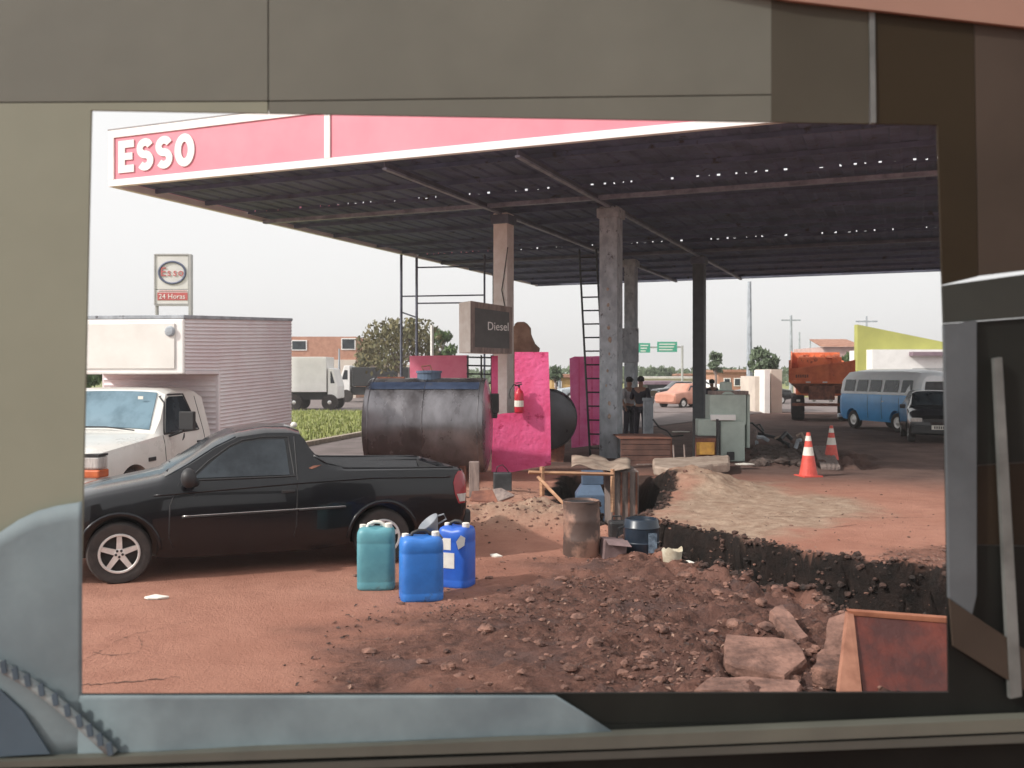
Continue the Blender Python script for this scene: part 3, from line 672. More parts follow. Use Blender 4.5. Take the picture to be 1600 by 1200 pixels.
# extinguisher on the board
ep = P(811, 645, d-.13)
ex_ = thing('fire_extinguisher', 'red fire extinguisher hung at the edge of the tall magenta board', 'extinguisher', (ep.x, ep.y, ep.z))
MB().lathe([(.02, -.01), (.085, 0), (.09, .03), (.09, .36), (.075, .42), (.03, .46), (.03, .49)], 16).build('cylinder', M_['exred'], ex_, smooth=True)
MB().lathe([(.0915, .12), (.0915, .24)], 16).build('label_band', M_['paper'], ex_)
MB().tube([(0, 0, .49), (0, 0, .55)], .02, 8).tube([(-.08, 0, .53), (.06, 0, .56)], .013, 6).tube([(-.07, 0, .58), (.05, 0, .59)], .012, 6).build('valve_handle', M_['black'], ex_)
MB().tube([(-.02, -.02, .53), (-.1, -.03, .56), (-.17, -.02, .46), (-.19, -.02, .36), (-.17, -.02, .28)], .012, 6).build('hose', M_['black'], ex_, smooth=True)
# brown draped bundle behind the column top of the board
mb = MB()
cx = P(813, 0, 23.5)
tb = thing('draped_bundle', 'tan draped cloth bundle heaped behind the tall magenta board', 'cloth', (cx.x, 23.5, 0), 0)
rows = 9; n = 18; vs = []
prof = [(.06, 503), (.13, 506), (.18, 513), (.22, 522), (.26, 529), (.32, 536), (.38, 544), (.40, 556), (.36, 700)]
for j, (w, y) in enumerate(prof):
    for k in range(n):
        q = 2*math.pi*k/n; rr = (w+.02)*(1+.16*math.sin(q*5+j)+.08*math.sin(q*3-j*2)); vs.append((cx.x+.02+rr*math.cos(q), 23.5+rr*.5*math.sin(q), P(0, y, 23.5).z))
fs = [(j*n+k, j*n+(k+1) % n, (j+1)*n+(k+1) % n, (j+1)*n+k) for j in range(rows-1) for k in range(n)]
mb.add(vs, fs).build('cloth', mat('tan_cloth', (.52, .33, .24), (.33, .19, .14), 3, .9, bump=.4), tb, world=True, smooth=True)

# ------------------------------------------------------------------ tanks
def tank(name, label, c, L, r, rz, m, legs=True):
    t = thing(name, label, 'tank', (c[0], c[1], 0), rz, 'dark steel storage tanks')
    zc = c[2]; nn = 40; prof = [(r*.05, -L/2-.10), (r*.55, -L/2-.075), (r*.86, -L/2-.03), (r*.985, -L/2+.0), (r, -L/2+.03)]
    prof += [(r, L/2-.03), (r*.985, L/2), (r*.86, L/2+.03), (r*.55, L/2+.075), (r*.05, L/2+.10)]
    Mx = T(0, 0, zc) @ RY(R(90))
    o = MB().lathe(prof, nn, Mx).build('shell', m, t); smooth_angle(o, 50)
    for x in (-L*.46, -L*.0, L*.02+L*.44):
        MB().tube([(x, r*1.003*math.cos(q), zc+r*1.003*math.sin(q)) for q in [2*math.pi*k/40 for k in range(40)]], .010, 5, closed=True).build('weld_seam', m, t)
    if legs:
        for x in (-L*.32, L*.32):
            MB().prism([(x-.06, -r*.55, -.02), (x-.06, r*.55, -.02), (x-.06, r*.6, zc-r*.70), (x-.06, 0, zc-r*.985), (x-.06, -r*.6, zc-r*.70)], (.12, 0, 0)).build('cradle', M_['rust'], t)
    return t
t1 = tank('storage_tank', 'big dark steel tank lying behind the pickup bed with a blue stripe along its top', (-1.52, 17.6, .99), 2.12, .86, R(-4), M_['tank'])
MB().lathe([(.22, 0), (.22, .13), (.24, .13), (.24, .17), (.02, .18)], 20, T(.0, 0, .99+.82)).build('manhole', M_['bluem'], t1, smooth=False)
MB().tube([(-.1, 0, 1.98), (-.14, 0, 2.06), (.02, 0, 2.08), (.05, 0, 1.98)], .015, 6).build('lifting_eye', M_['rust'], t1)
MB().box(-.95, -.45, -.06, .06, 1.843, 1.87).build('weld_lug', M_['rust'], t1)
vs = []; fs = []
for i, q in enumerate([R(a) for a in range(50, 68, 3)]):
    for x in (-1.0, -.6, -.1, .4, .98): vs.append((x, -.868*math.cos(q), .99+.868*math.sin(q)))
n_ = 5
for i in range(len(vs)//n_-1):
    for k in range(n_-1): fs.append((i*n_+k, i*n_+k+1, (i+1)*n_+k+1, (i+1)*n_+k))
MB().add(vs, fs).build('blue_stripe', mat('slate_blue_stripe', (.06, .085, .15), (.035, .05, .09), 3, .35, metal=.3, spots=(4, .62, (.12, .12, .13))), t1, smooth=True)  # slate blue strip curved over the upper near side
t2 = tank('storage_tank', 'second dark tank seen end on between the two magenta boards', (.80, 21.4, .93), 1.4, .64, R(86), M_['tankd'])
# support post beside the pickup tail
g = G(741, 786); po = thing('timber_post', 'short grey timber post under the right end of the big tank', 'post', (g[0], g[1], 0))
MB().box(-.075, .075, -.07, .07, -.1, .62).build('post_body', M_['gwood'], po, bevel=.008)
# rack frames right of the tank
rk = thing('black_rack', 'black steel rack of rails behind the right end of the big tank', 'rack', (-.55, 23.5, 0))
for x in (731, 752, 768): MB().tube([P(x, 555, 23.6), (P(x, 0, 23.6).x, 23.6, 0)], .025, 6).build('upright', M_['black'], rk, world=True)
for y in (558, 571, 584, 598): MB().tube([P(729, y, 23.6), P(772, y+1, 23.6)], .022, 6).build('rail', M_['black'], rk, world=True)
bx = thing('black_box', 'small black box clipped at the right end of the big tank', 'box', tuple(P(773, 645, 17.9)))
MB().box(-.09, .08, -.1, .1, 0, .36).build('box_body', M_['trim'], bx, bevel=.02); MB().box(-.05, .05, -.08, .08, -.10, -.002).build('box_foot', M_['trim'], bx, bevel=.02)
# steel mast frame behind
mf = thing('steel_mast_frame', 'thin steel mast frame of posts and cross bars rising behind the tank', 'frame', (-2.5, 30, 0))
D = 30
for x, yt_ in ((627, 398), (651, 402), (757, 398), (771, 425)): MB().tube([P(x, yt_, D), (P(x, 0, D).x, D, 0)], .045 if x < 700 else .035, 6).build('upright', M_['beam'], mf, world=True)
for (x0, y0, x1, y1) in ((628, 463, 757, 461), (651, 474, 740, 473), (651, 418, 757, 416), (628, 488, 651, 496)):
    MB().tube([P(x0, y0, D), P(x1, y1, D)], .025, 6).build('cross_bar', M_['beam'], mf, world=True)
pp = thing('white_pole', 'thin white pole standing in front of the bushy tree', 'pole', (P(675, 0, 34).x, 34, 0))
MB().tube([(0, 0, 0), (0, 0, P(0, 508, 34).z)], .06, 8).build('pole_shaft', M_['white'], pp)
# ------------------------------------------------------------------ vehicles
def interp_table(tab, x):
    xs_ = [r[0] for r in tab]; out = []
    for k in range(1, len(tab[0])): out.append(float(np.interp(x, xs_, [r[k] for r in tab])))
    return out
# columns: x, zb, ws, zm, wm, zbelt, wb, z5,w5, z6,w6, z7,w7, z8
def ring(tab, x):
    zb, ws, zm, wm, zB, wb, z5, w5, z6, w6, z7, w7, z8 = interp_table(tab, x)
    h = [(0, zb), (ws*.6, zb), (ws, zb+.02), (ws+.6*(wm-ws), zb+.35*(zm-zb)), (wm, zm), (wm*.55+wb*.45+.006, zm*.5+zB*.5), (wb, zB), (w5, z5), (w6*.33+w5*.67, z6*.33+z5*.67), (w6*.67+w5*.33, z6*.67+z5*.33), (w6, z6), (w7, z7), (w7*.5, (z7+z8)/2+.004), (0, z8)]
    return h
def loft(tab, step=.07, arches=(), ar=.33, m=None, parent=None, name='body', W=.8, aw=.24):
    x0, x1 = tab[0][0], tab[-1][0]; base = sorted(set([round(v, 3) for v in list(np.arange(x0, x1, step))+[x1]+[r[0] for r in tab]]))
    st = [base[0]]
    for v in base[1:]:
        if v-st[-1] > .012: st.append(v)
    vs = []; N_ = None; fs = []
    for x in st:
        h = ring(tab, x); full = [(x, -w, z) for w, z in h]+[(x, w, z) for w, z in h[-2:0:-1]]
        N_ = len(full); vs += full
    for i in range(len(st)-1):
        for j in range(N_): fs.append((i*N_+j, i*N_+(j+1) % N_, (i+1)*N_+(j+1) % N_, (i+1)*N_+j))
    fs += [tuple(range(N_)), tuple(range((len(st)-1)*N_, len(st)*N_))[::-1]]
    mb = MB(); mb.add(vs, fs); o = mb.build(name, m, parent)
    o.parent = None
    cut = []
    for ax, az in arches:
        for s in (-1, 1):
            c = MB().lathe([(ar, -aw/2), (ar, aw/2)], 36, T(ax, s*(W-aw/2+.06), az) @ RX(R(90))).build('cutter', m)
            q = o.modifiers.new('b', 'BOOLEAN'); q.operation = 'DIFFERENCE'; q.object = c; q.solver = 'EXACT'; cut.append(c)
    if arches:
        dg = bpy.context.evaluated_depsgraph_get(); me = bpy.data.meshes.new_from_object(o.evaluated_get(dg))
        o.modifiers.clear(); o.data = me
        for c in cut: bpy.data.objects.remove(c)
    me = o.data; me.materials.clear(); me.materials.append(m)
    smooth_angle(o, 32)
    o.parent = parent
    return o
def side_y(tab, x, z):
    h = ring(tab, x)[3:12]
    for (w0, z0), (w1, z1) in zip(h[:-1], h[1:]):
        if z0 <= z <= z1 or z1 <= z <= z0: return w0+(w1-w0)*(z-z0)/((z1-z0) or 1e-6)
    return h[-1][0]
def side_panel(name, tab, poly, s, m, parent, off=.006, th=.004, dens=1):
    """panel following the body side; poly in (x,z)"""
    pts = [(x, s*(side_y(tab, x, z)+off), z) for x, z in poly]
    return MB().prism(pts, (0, -s*th, 0)).build(name, m, parent)
def side_line(name, tab, pts, s, r, m, parent, off=.002):
    P_ = []
    for (xa, za), (xb, zb) in zip(pts[:-1], pts[1:]):
        n = max(1, int(math.hypot(xb-xa, zb-za)/.08))
        for k in range(n): f = k/n; P_.append((xa+(xb-xa)*f, za+(zb-za)*f))
    P_.append(pts[-1])
    return MB().tube([(x, s*(side_y(tab, x, z)+off), z) for x, z in P_], r, 5).build(name, m, parent, smooth=True)
def side_patch(name, tab, levels, s, m, parent, off=.006, n=8):
    '''patch following the body side: levels = (z, x_front, x_rear) from low to high'''
    vs = []; fs = []; k = n+1
    for o_f in (off, off-.012):
        for z, xa, xb in levels:
            for i in range(k):
                x = xa+(xb-xa)*i/n; vs.append((x, s*(side_y(tab, x, z)+o_f), z))
    L = len(levels); h = L*k
    for j in range(L-1):
        for i in range(n): a = j*k+i; fs += [(a, a+1, a+k+1, a+k), (h+a, h+a+k, h+a+k+1, h+a+1)]
    edge = [j*k for j in range(L)]+[(L-1)*k+i for i in range(1, k)]+[j*k+n for j in range(L-2, -1, -1)]+[i for i in range(n-1, 0, -1)]
    for a, b in zip(edge, edge[1:]+edge[:1]): fs.append((a, b, h+b, h+a))
    o = MB().add(vs, fs).build(name, m, parent); smooth_angle(o, 35); return o
def top_patch(name, tab, x0, x1, w0, w1, m, parent, off=.006, nx_=10, ny_=10, y0=0):
    vs = []; fs = []
    def zt(x, w):
        h = ring(tab, x)[10:14]; h = h[::-1]
        return float(np.interp(w, [q[0] for q in h], [q[1] for q in h]))
    for o_f in (off, off-.012):
        for i in range(nx_+1):
            x = x0+(x1-x0)*i/nx_; w = w0+(w1-w0)*i/nx_
            for j in range(ny_+1):
                y = -w+2*w*j/ny_; vs.append((x-o_f*.8, y+y0, zt(x, abs(y))+o_f))
    k = ny_+1; h = (nx_+1)*k
    for i in range(nx_):
        for j in range(ny_): a = i*k+j; fs += [(a, a+1, a+k+1, a+k), (h+a, h+a+k, h+a+k+1, h+a+1)]
    edge = [i*k for i in range(nx_+1)]+[nx_*k+j for j in range(1, k)]+[i*k+ny_ for i in range(nx_-1, -1, -1)]+[j for j in range(ny_-1, 0, -1)]
    for a, b in zip(edge, edge[1:]+edge[:1]): fs.append((a, b, h+b, h+a))
    o = MB().add(vs, fs).build(name, m, parent); smooth_angle(o, 35); return o
def wheel(parent, x, y, r, wdt, s, rim='alloy', rr=.62, spokes=5):
    """child 'wheel' > tyre, rim; s = -1 faces the camera side"""
    e = bpy.data.objects.new('wheel', None)
    Mx = T(x, y, r-.01) @ RX(R(90) if s < 0 else R(-90))
    h = wdt/2
    ty = MB().lathe([(r*rr, -h*.8), (r*.9, -h), (r*.985, -h*.75), (r, -h*.3), (r, h*.3), (r*.985, h*.75), (r*.93, h*.98), (r*.78, h*1.02), (r*rr, h*.85), (r*rr*.98, h*.3)], 40, Mx).build('wheel', M_['rubber'], parent); smooth_angle(ty, 40)
    R_ = r*rr
    if rim == 'alloy':
        mb = MB().tube([(R_*.97*math.cos(q), R_*.97*math.sin(q), h*.86) for q in [2*math.pi*k/36 for k in range(36)]], .013, 6, Mx, closed=True)
        mb.lathe([(R_*.26, h*.3), (R_*.26, h*.80), (R_*.20, h*.86), (.01, h*.86)], 20, Mx)
        for k in range(spokes):
            q = 2*math.pi*k/spokes+math.pi/2
            ca, sa = math.cos(q), math.sin(q)
            w0, w1 = R_*.15, R_*.085
            def pp_(r_, w_, z): return (r_*ca-w_*sa, r_*sa+w_*ca, z)
            mb.add([pp_(R_*.2, -w0, h*.82), pp_(R_*.2, w0, h*.82), pp_(R_*.97, w1*1.4, h*.84), pp_(R_*.97, -w1*1.4, h*.84),
                    pp_(R_*.2, -w0, h*.5), pp_(R_*.2, w0, h*.5), pp_(R_*.97, w1*1.4, h*.55), pp_(R_*.97, -w1*1.4, h*.55)],
                   [(0, 1, 2, 3), (4, 7, 6, 5), (0, 4, 5, 1), (2, 6, 7, 3), (1, 5, 6, 2), (0, 3, 7, 4)], Mx)
        a = mb.build('rim', M_['alloy'], ty)
        MB().lathe([(R_*.96, h*.1), (R_*.5, h*.05), (.01, h*.05)], 24, Mx).build('brake_disc', M_['trim'], ty)
        for k in range(5):
            q = 2*math.pi*(k+.5)/5+math.pi/2
            MB().lathe([(.012, h*.8), (.012, h*.885), (.002, h*.89)], 8, Mx @ T(R_*.17*math.cos(q), R_*.17*math.sin(q), 0)).build('wheel_bolt', M_['trim'], ty)
    else:
        MB().lathe([(R_*.98, h*.5), (R_*.93, h*.8), (R_*.85, h*.55), (R_*.5, h*.5), (R_*.42, h*.8), (.01, h*.85)], 24, Mx).build('rim', M_['alloy'] if rim == 'steel' else M_['white'], ty, smooth=True)
    return ty

# ---- black pickup
hd = math.atan2(.363, .931)
o_ = Vector((-3.64, 8.9, 0))+Vector((-.363, .931, 0))*.74
pk = thing('pickup', 'small black pickup with five spoke alloy wheels parked at left', 'pickup', tuple(o_), hd)
#      x,    zb,  ws,  zm,  wm,  zB,  wb,   z5,  w5,  z6,  w6,  z7,  w7,  z8
PT = [
 (-.80, .34, .50, .45, .62, .56, .60, .58, .56, .60, .50, .61, .30, .615),
 (-.74, .26, .58, .42, .70, .60, .68, .64, .64, .67, .56, .69, .35, .70),
 (-.55, .22, .66, .42, .76, .66, .74, .71, .70, .745, .62, .77, .40, .785),
 (-.2,  .20, .70, .42, .79, .74, .77, .79, .73, .83, .64, .855, .42, .87),
 (.20,  .20, .72, .42, .80, .80, .78, .855, .745, .90, .66, .925, .45, .935),
 (.36,  .18, .73, .42, .81, .83, .79, .885, .755, .93, .68, .955, .50, .965),
 (.62,  .17, .735, .42, .81, .86, .79, .905, .765, 1.065, .66, 1.10, .50, 1.115),
 (.86,  .17, .74, .42, .81, .87, .79, .912, .765, 1.215, .61, 1.255, .48, 1.275),
 (1.08, .17, .74, .42, .81, .875, .79, .915, .765, 1.315, .575, 1.355, .46, 1.375),
 (1.35, .17, .74, .42, .81, .88, .79, .918, .765, 1.350, .565, 1.395, .46, 1.415),
 (1.60, .17, .74, .42, .81, .885, .79, .92, .765, 1.345, .565, 1.390, .46, 1.410),
 (1.68, .17, .74, .42, .81, .89, .79, .925, .765, 1.325, .575, 1.36, .50, 1.37),
 (1.72, .17, .74, .42, .81, .89, .79, .93, .765, 1.28, .595, 1.24, .50, 1.16),
 (1.76, .17, .74, .42, .81, .90, .79, .94, .765, 1.20, .625, 1.12, .55, .70),
 (1.84, .17, .74, .42, .81, .90, .79, .95, .765, 1.10, .67, 1.06, .61, .60),
 (1.95, .18, .74, .42, .81, .905, .79, .96, .765, 1.025, .70, .99, .645, .58),
 (2.10, .20, .74, .43, .81, .91, .79, .96, .765, .99, .71, .96, .66, .58),
 (2.48, .22, .74, .44, .81, .915, .79, .955, .765, .975, .715, .945, .665, .58),
 (3.00, .24, .73, .45, .80, .90, .78, .945, .755, .965, .71, .935, .66, .58),
 (3.26, .28, .71, .45, .785, .87, .76, .93, .74, .955, .70, .925, .66, .60),
 (3.31, .29, .70, .45, .78, .86, .755, .925, .735, .95, .70, .945, .60, .945),
 (3.36, .30, .66, .46, .75, .84, .735, .90, .71, .925, .67, .925, .50, .925),
 (3.40, .34, .60, .47, .70, .80, .70, .84, .68, .87, .62, .88, .40, .885)]
loft(PT, .06, ((0, .29), (2.48, .29)), .335, M_['carblk'], pk, W=.8, aw=.3)
wins = [(.66, .945), (.82, 1.085), (1.0, 1.215), (1.12, 1.262), (1.32, 1.285), (1.52, 1.285), (1.55, .945)]
for s in (-1, 1):
    side_patch('side_window', PT, [(.945, .66, 1.55), (1.02, .745, 1.545), (1.085, .82, 1.54), (1.15, .905, 1.535), (1.215, 1.0, 1.53), (1.262, 1.12, 1.525), (1.285, 1.30, 1.515)], s, M_['glass'], pk, off=.008, n=10)
    side_line('window_trim', PT, [(.60, .925), (.80, 1.10), (1.0, 1.235), (1.12, 1.285), (1.33, 1.312), (1.56, 1.308), (1.60, .93), (.60, .925)], s, .009, M_['trim'], pk)
    side_line('door_seam', PT, [(1.62, 1.31), (1.625, .9), (1.61, .45), (1.56, .22)], s, .006, M_['black'], pk, off=0)
    side_line('door_seam', PT, [(.52, .90), (.44, .7), (.43, .4), (.5, .22)], s, .006, M_['black'], pk, off=0)
    side_line('side_moulding', PT, [(.55, .585), (1.615, .60)], s, .010, M_['trim'], pk, off=.003)
    side_line('side_moulding', PT, [(1.635, .60), (2.10, .605)], s, .010, M_['trim'], pk, off=.003)
    side_line('side_moulding', PT, [(.55, .598), (2.10, .618)], s, .0035, M_['chrome'], pk, off=.008)
    side_line('belt_crease', PT, [(.3, .80), (1.6, .86), (2.4, .885), (3.2, .86)], s, .012, M_['carblk'], pk, off=-.002)
    side_line('bed_rail_trim', PT, [(1.80, 1.12), (1.92, 1.04), (2.1, .988), (2.48, .974), (3.25, .955)], s, .013, M_['carblk'], pk, off=.0)
    for ax in (0, 2.48):
        side_line('arch_flare', PT, [(ax+.355*math.cos(q), .29+.355*math.sin(q)) for q in [math.pi*k/14 for k in range(0, 15)]], s, .020, M_['carblk'], pk, off=.004)
    MB().add(*[[(1.47, s*.815, .77), (1.60, s*.815, .775), (1.60, s*.815, .80), (1.47, s*.815, .80), (1.47, s*.79, .77), (1.60, s*.79, .775), (1.60, s*.79, .80), (1.47, s*.79, .80)], [(0,1,2,3),(4,7,6,5),(0,4,5,1),(3,2,6,7),(0,3,7,4),(1,5,6,2)]]).build('door_handle', M_['trim'], pk, bevel=.005)
    mi = MB(); mi.lathe([(.01, -.09), (.065, -.085), (.09, -.03), (.095, .04), (.08, .10), (.02, .115)], 14, T(.60, s*.90, .965) @ RX(R(90)) @ Matrix.Diagonal((.75, 1, 1, 1))).tube([(.66, s*.76, .90), (.62, s*.87, .94)], [.05, .03], 8)
    mi.build('wing_mirror', M_['trim'], pk, smooth=True)
    # taillight wraps the corner
    tl = side_patch('taillight', PT, [(.58, 3.29, 3.375), (.68, 3.25, 3.398), (.80, 3.235, 3.398), (.87, 3.26, 3.385), (.915, 3.30, 3.35)], s, M_['redl'], pk, off=.010)
    side_patch('taillight_lens', PT, [(.60, 3.30, 3.37), (.68, 3.27, 3.39)], s, M_['clear'], tl, off=.015)
    wheel(pk, 0, s*.70, .287, .19, s); wheel(pk, 2.48, s*.70, .287, .19, s)
side_panel('badge', PT, [(1.74, 1.0), (1.79, 1.022), (1.87, 1.027), (1.82, 1.008), (1.77, .992)], -1, M_['rust'], pk, off=.006)
top_patch('windscreen', PT, .40, 1.06, .66, .55, M_['glass'], pk)
MB().box(3.34, 3.46, -.70, .70, .34, .50).build('rear_bumper', M_['trim'], pk, bevel=.03)
MB().box(-.86, -.76, -.66, .66, .26, .46).build('front_bumper', M_['trim'], pk, bevel=.04)
MB().lathe([(.03, 0), (.035, .03), (.02, .05), (.005, .055)], 10, T(1.66, -.3, 1.385)).build('roof_lamp', M_['paper'], pk, smooth=True)
MB().box(.55, 1.55, -.60, .60, .175, .2).build('underbody', M_['black'], pk)
MB().box(1.80, 3.24, .640, .652, .60, .93).build('bed_liner', M_['black'], pk)
MB().box(1.80, 3.24, -.655, .639, .60, .612).build('bed_liner', M_['black'], pk)
MB().box(1.785, 1.799, -.60, .60, .62, 1.14).build('bed_liner', M_['black'], pk)
MB().box(3.225, 3.239, -.63, .63, .613, .915).build('bed_liner', M_['black'], pk)
MB().tube([(1.78, -.60, 1.08), (1.80, -.56, 1.12), (1.80, .56, 1.12), (1.78, .60, 1.08)], .018, 8).build('bed_bar', M_['trim'], pk, smooth=True)
MB().tube([(.42, -.5, 1.0), (.5, .0, 1.03), (.46, .15, 1.035)], .007, 5).build('wiper', M_['trim'], pk)

# ---- white box truck with luton
w_ = Vector((.12, .993, 0)); rt = Vector((.993, -.12, 0))
front = Vector((-4.56, 11.6, 0))-w_*.78
# local: x = front->rear, y = toward left of image (away from camera side): side face at y=0
ang = math.atan2(w_.y, w_.x)
tr = thing('box_truck', 'white box truck with overhanging ribbed cargo body parked behind the black pickup', 'truck', tuple(front), ang)
#  local +y = left in the image; near (visible) side at y=0 -> loft centred at y=.88
TT = [
 (0.0, .35, .70, .5, .84, .88, .83, .98, .80, 1.02, .70, 1.03, .40, 1.03),
 (.05, .32, .76, .5, .875, .92, .865, 1.03, .84, 1.07, .74, 1.09, .45, 1.10),
 (.5,  .30, .78, .5, .88, .98, .875, 1.10, .85, 1.13, .76, 1.15, .5, 1.16),
 (.86, .30, .78, .5, .88, 1.02, .875, 1.14, .85, 1.17, .78, 1.19, .55, 1.20),
 (1.0, .30, .78, .5, .88, 1.02, .875, 1.145, .85, 1.34, .79, 1.38, .62, 1.40),
 (1.22, .30, .78, .5, .88, 1.02, .875, 1.15, .85, 1.66, .72, 1.71, .60, 1.725),
 (1.35, .30, .78, .5, .88, 1.02, .875, 1.15, .85, 1.685, .71, 1.735, .60, 1.75),
 (1.95, .30, .78, .5, .88, 1.02, .875, 1.15, .85, 1.685, .71, 1.735, .60, 1.75),
 (2.16, .30, .78, .5, .88, 1.02, .875, 1.15, .85, 1.60, .73, 1.66, .60, 1.68)]
cab = thing('cab_tmp', None, None); 
ce = bpy.data.objects.new('cab', None)
bpy.data.objects.remove(cab)
def shiftmesh(o, dy):
    o.data.transform(T(0, dy, 0)); return o
_mx = ([0, .5, .86, 1.0, 1.22, 1.95, 2.16, 5.75], [0, .95, 1.46, 1.60, 1.88, 2.72, 2.93, 6.25])
def fx_(x): return float(np.interp(x, *_mx)) if x > 0 else x
TT = [(fx_(r[0]),)+tuple(r[1:]) for r in TT]
b_ = loft(TT, .09, ((.78, .40),), .44, M_['wtruck'], tr, name='cab', W=.88, aw=.34); shiftmesh(b_, .88)
def sp_(name, poly, m, par, off=.008, th=.005, s=-1): return shiftmesh(side_panel(name, TT, poly, s, m, par, off=off, th=th), .88)
sp_('side_window', [(fx_(p), q) for p, q in [(1.02, 1.17), (1.20, 1.60), (1.27, 1.63), (1.62, 1.63), (1.80, 1.18)]], M_['glass'], tr, .010)
def sl_(name, pts, r, m, par, off=.002, s=-1): return shiftmesh(side_line(name, TT, pts, s, r, m, par, off), .88)
sl_('window_seal', [(fx_(p), q) for p, q in [(.98, 1.155), (1.18, 1.63), (1.27, 1.655), (1.64, 1.655), (1.83, 1.16), (.98, 1.155)]], .013, M_['trim'], tr)
sl_('door_seam', [(fx_(p), q) for p, q in [(.95, 1.14), (.98, .8), (1.0, .45)]], .006, M_['trim'], tr, 0); sl_('door_seam', [(fx_(p), q) for p, q in [(1.93, 1.62), (1.97, .9), (1.97, .4)]], .006, M_['trim'], tr, 0)
MB().box(2.48, 2.66, -.03, .01, .98, 1.01).build('door_handle', M_['trim'], tr, bevel=.006)
MB().box(1.12, 1.30, -.012, .02, .84, .89).build('side_marker', M_['trim'], tr, bevel=.006)
MB().box(1.72, 1.8, -.30, -.10, 1.20, 1.44).tube([(1.7, .02, 1.12), (1.74, -.14, 1.18), (1.76, -.2, 1.3)], .02, 6).build('wing_mirror', M_['trim'], tr, bevel=.02)
MB().box(1.80, 1.808, -.285, -.115, 1.215, 1.425).build('mirror_glass', M_['chrome'], tr)
MB().prism([(1.705, -.155, 1.065), (1.68, -.19, 1.11), (1.74, -.16, 1.16)], (.03, 0, 0)).build('mirror_arm', M_['trim'], tr)
# windscreen
a0, a1 = .90, 1.205
top_patch('windscreen', TT, fx_(.885), fx_(1.20), .70, .62, M_['glassb'], tr, off=.012, y0=.88)
MB().tube([(1.42, .35, 1.21), (1.44, .75, 1.25), (1.44, 1.1, 1.25)], .009, 5).build('wiper', M_['trim'], tr)
MB().box(1.70, 1.705, .38, .45, 1.60, 1.64).build('windscreen_sticker', M_['paper'], tr)
hl = MB().box(-.035, .16, -.015, .36, .86, 1.0).build('headlight', M_['clear'], tr, bevel=.02)
MB().box(-.04, .18, -.02, .37, .76, .853).build('indicator', M_['amber'], tr, bevel=.02)
hl.data.name = 'headlight'
MB().box(-.045, .15, -.02, .37, 1.005, 1.03).build('headlight_trim', M_['trim'], tr)
MB().box(-.035, .16, 1.40, 1.775, .86, 1.0).build('headlight', M_['clear'], tr, bevel=.02)
MB().box(-.03, .02, .40, 1.36, .62, .92).build('grille', M_['trim'], tr, bevel=.01)
MB().box(-.12, .06, .0, 1.76, .34, .56).build('front_bumper', M_['chrome'], tr, bevel=.03)
wheel(tr, .78, .16, .40, .24, -1, 'steel', .58); wheel(tr, .78, 1.60, .40, .24, 1, 'steel', .58); wheel(tr, 5.0, .2, .40, .3, -1, 'steel', .58); wheel(tr, 5.0, 1.56, .40, .3, 1, 'steel', .58)
# cargo body: ribbed sides
cb0, cbm, cb1 = 2.04, 3.14, 6.22
def ztop(x): return 2.67+(x-cb0)*(.19/(cb1-cb0))
def ribbed(name, x0, x1, z0, zt0, zt1, y, n, par, s=-1, axis='x'):
    """sheet with horizontal ribs between x0 and x1; standing at y"""
    mb = MB(); vs = []; fs = []
    for k in range(n*3+1):
        f = k/(n*3); pr = -.014 if k % 3 == 0 else (.0 if k % 3 == 1 else .0)
        for x, zt in ((x0, zt0), (x1, zt1)):
            z = z0+(zt-z0)*f
            vs.append((x, y+s*(-pr if False else pr)*-1, z) if axis == 'x' else (y+pr, x, z))
    for k in range(n*3): fs.append((2*k, 2*k+1, 2*k+3, 2*k+2))
    return mb.add(vs, fs).build(name, M_['alu'], par)
core = MB()
core.prism([(cbm+.01, .03, .62), (cb1-.01, .03, .62), (cb1-.01, .03, ztop(cb1)-.03), (cb0+.03, .03, ztop(cb0)-.03), (cb0+.03, .03, 1.95), (cbm+.01, .03, 1.95)], (0, 1.70, 0))
core.build('cargo_box', M_['white'], tr)
ribbed('side_sheet', cbm+.03, cb1, .62, ztop(cbm), ztop(cb1), .0, 40, tr)
ribbed('side_sheet', cb0+.06, cbm+.03, 1.98, ztop(cb0), ztop(cbm), .0, 14, tr)
mbf = MB()
mbf.box(cb0-.01, cb0+.05, -.02, 1.78, 1.93, ztop(cb0)).build('luton_front', M_['white'], tr, bevel=.02)
MB().box(cb0-.03, cb0-.012, .10, 1.66, 2.0, ztop(cb0)-.06).build('front_hatch', M_['wtruck'], tr, bevel=.008)
MB().box(cb0+.05, cbm, -.02, 1.78, 1.925, 1.975).build('luton_floor_rail', M_['alu'], tr, bevel=.006)
MB().box(cbm, cbm+.05, -.025, 1.78, .62, 1.96).build('corner_post', M_['alu'], tr, bevel=.01)
MB().prism([(cb0-.01, -.025, ztop(cb0)), (cb1, -.025, ztop(cb1)), (cb1, -.025, ztop(cb1)+.05), (cb0-.01, -.025, ztop(cb0)+.05)], (0, 1.81, 0)).build('roof_rail', M_['greyp'], tr, bevel=.006)
ribbed('front_sheet', .02, 1.74, .9, 1.92, 1.92, cbm-.012, 13, tr, axis='y')
MB().lathe([(.07, 0), (.07, .02), (.05, .035), (.01, .04)], 16, T(cb0-.03, .16, 2.50) @ RY(R(-90))).build('front_vent', M_['greyp'], tr)
MB().box(.5, 6.1, .5, 1.2, .38, .55).build('chassis', M_['black'], tr)

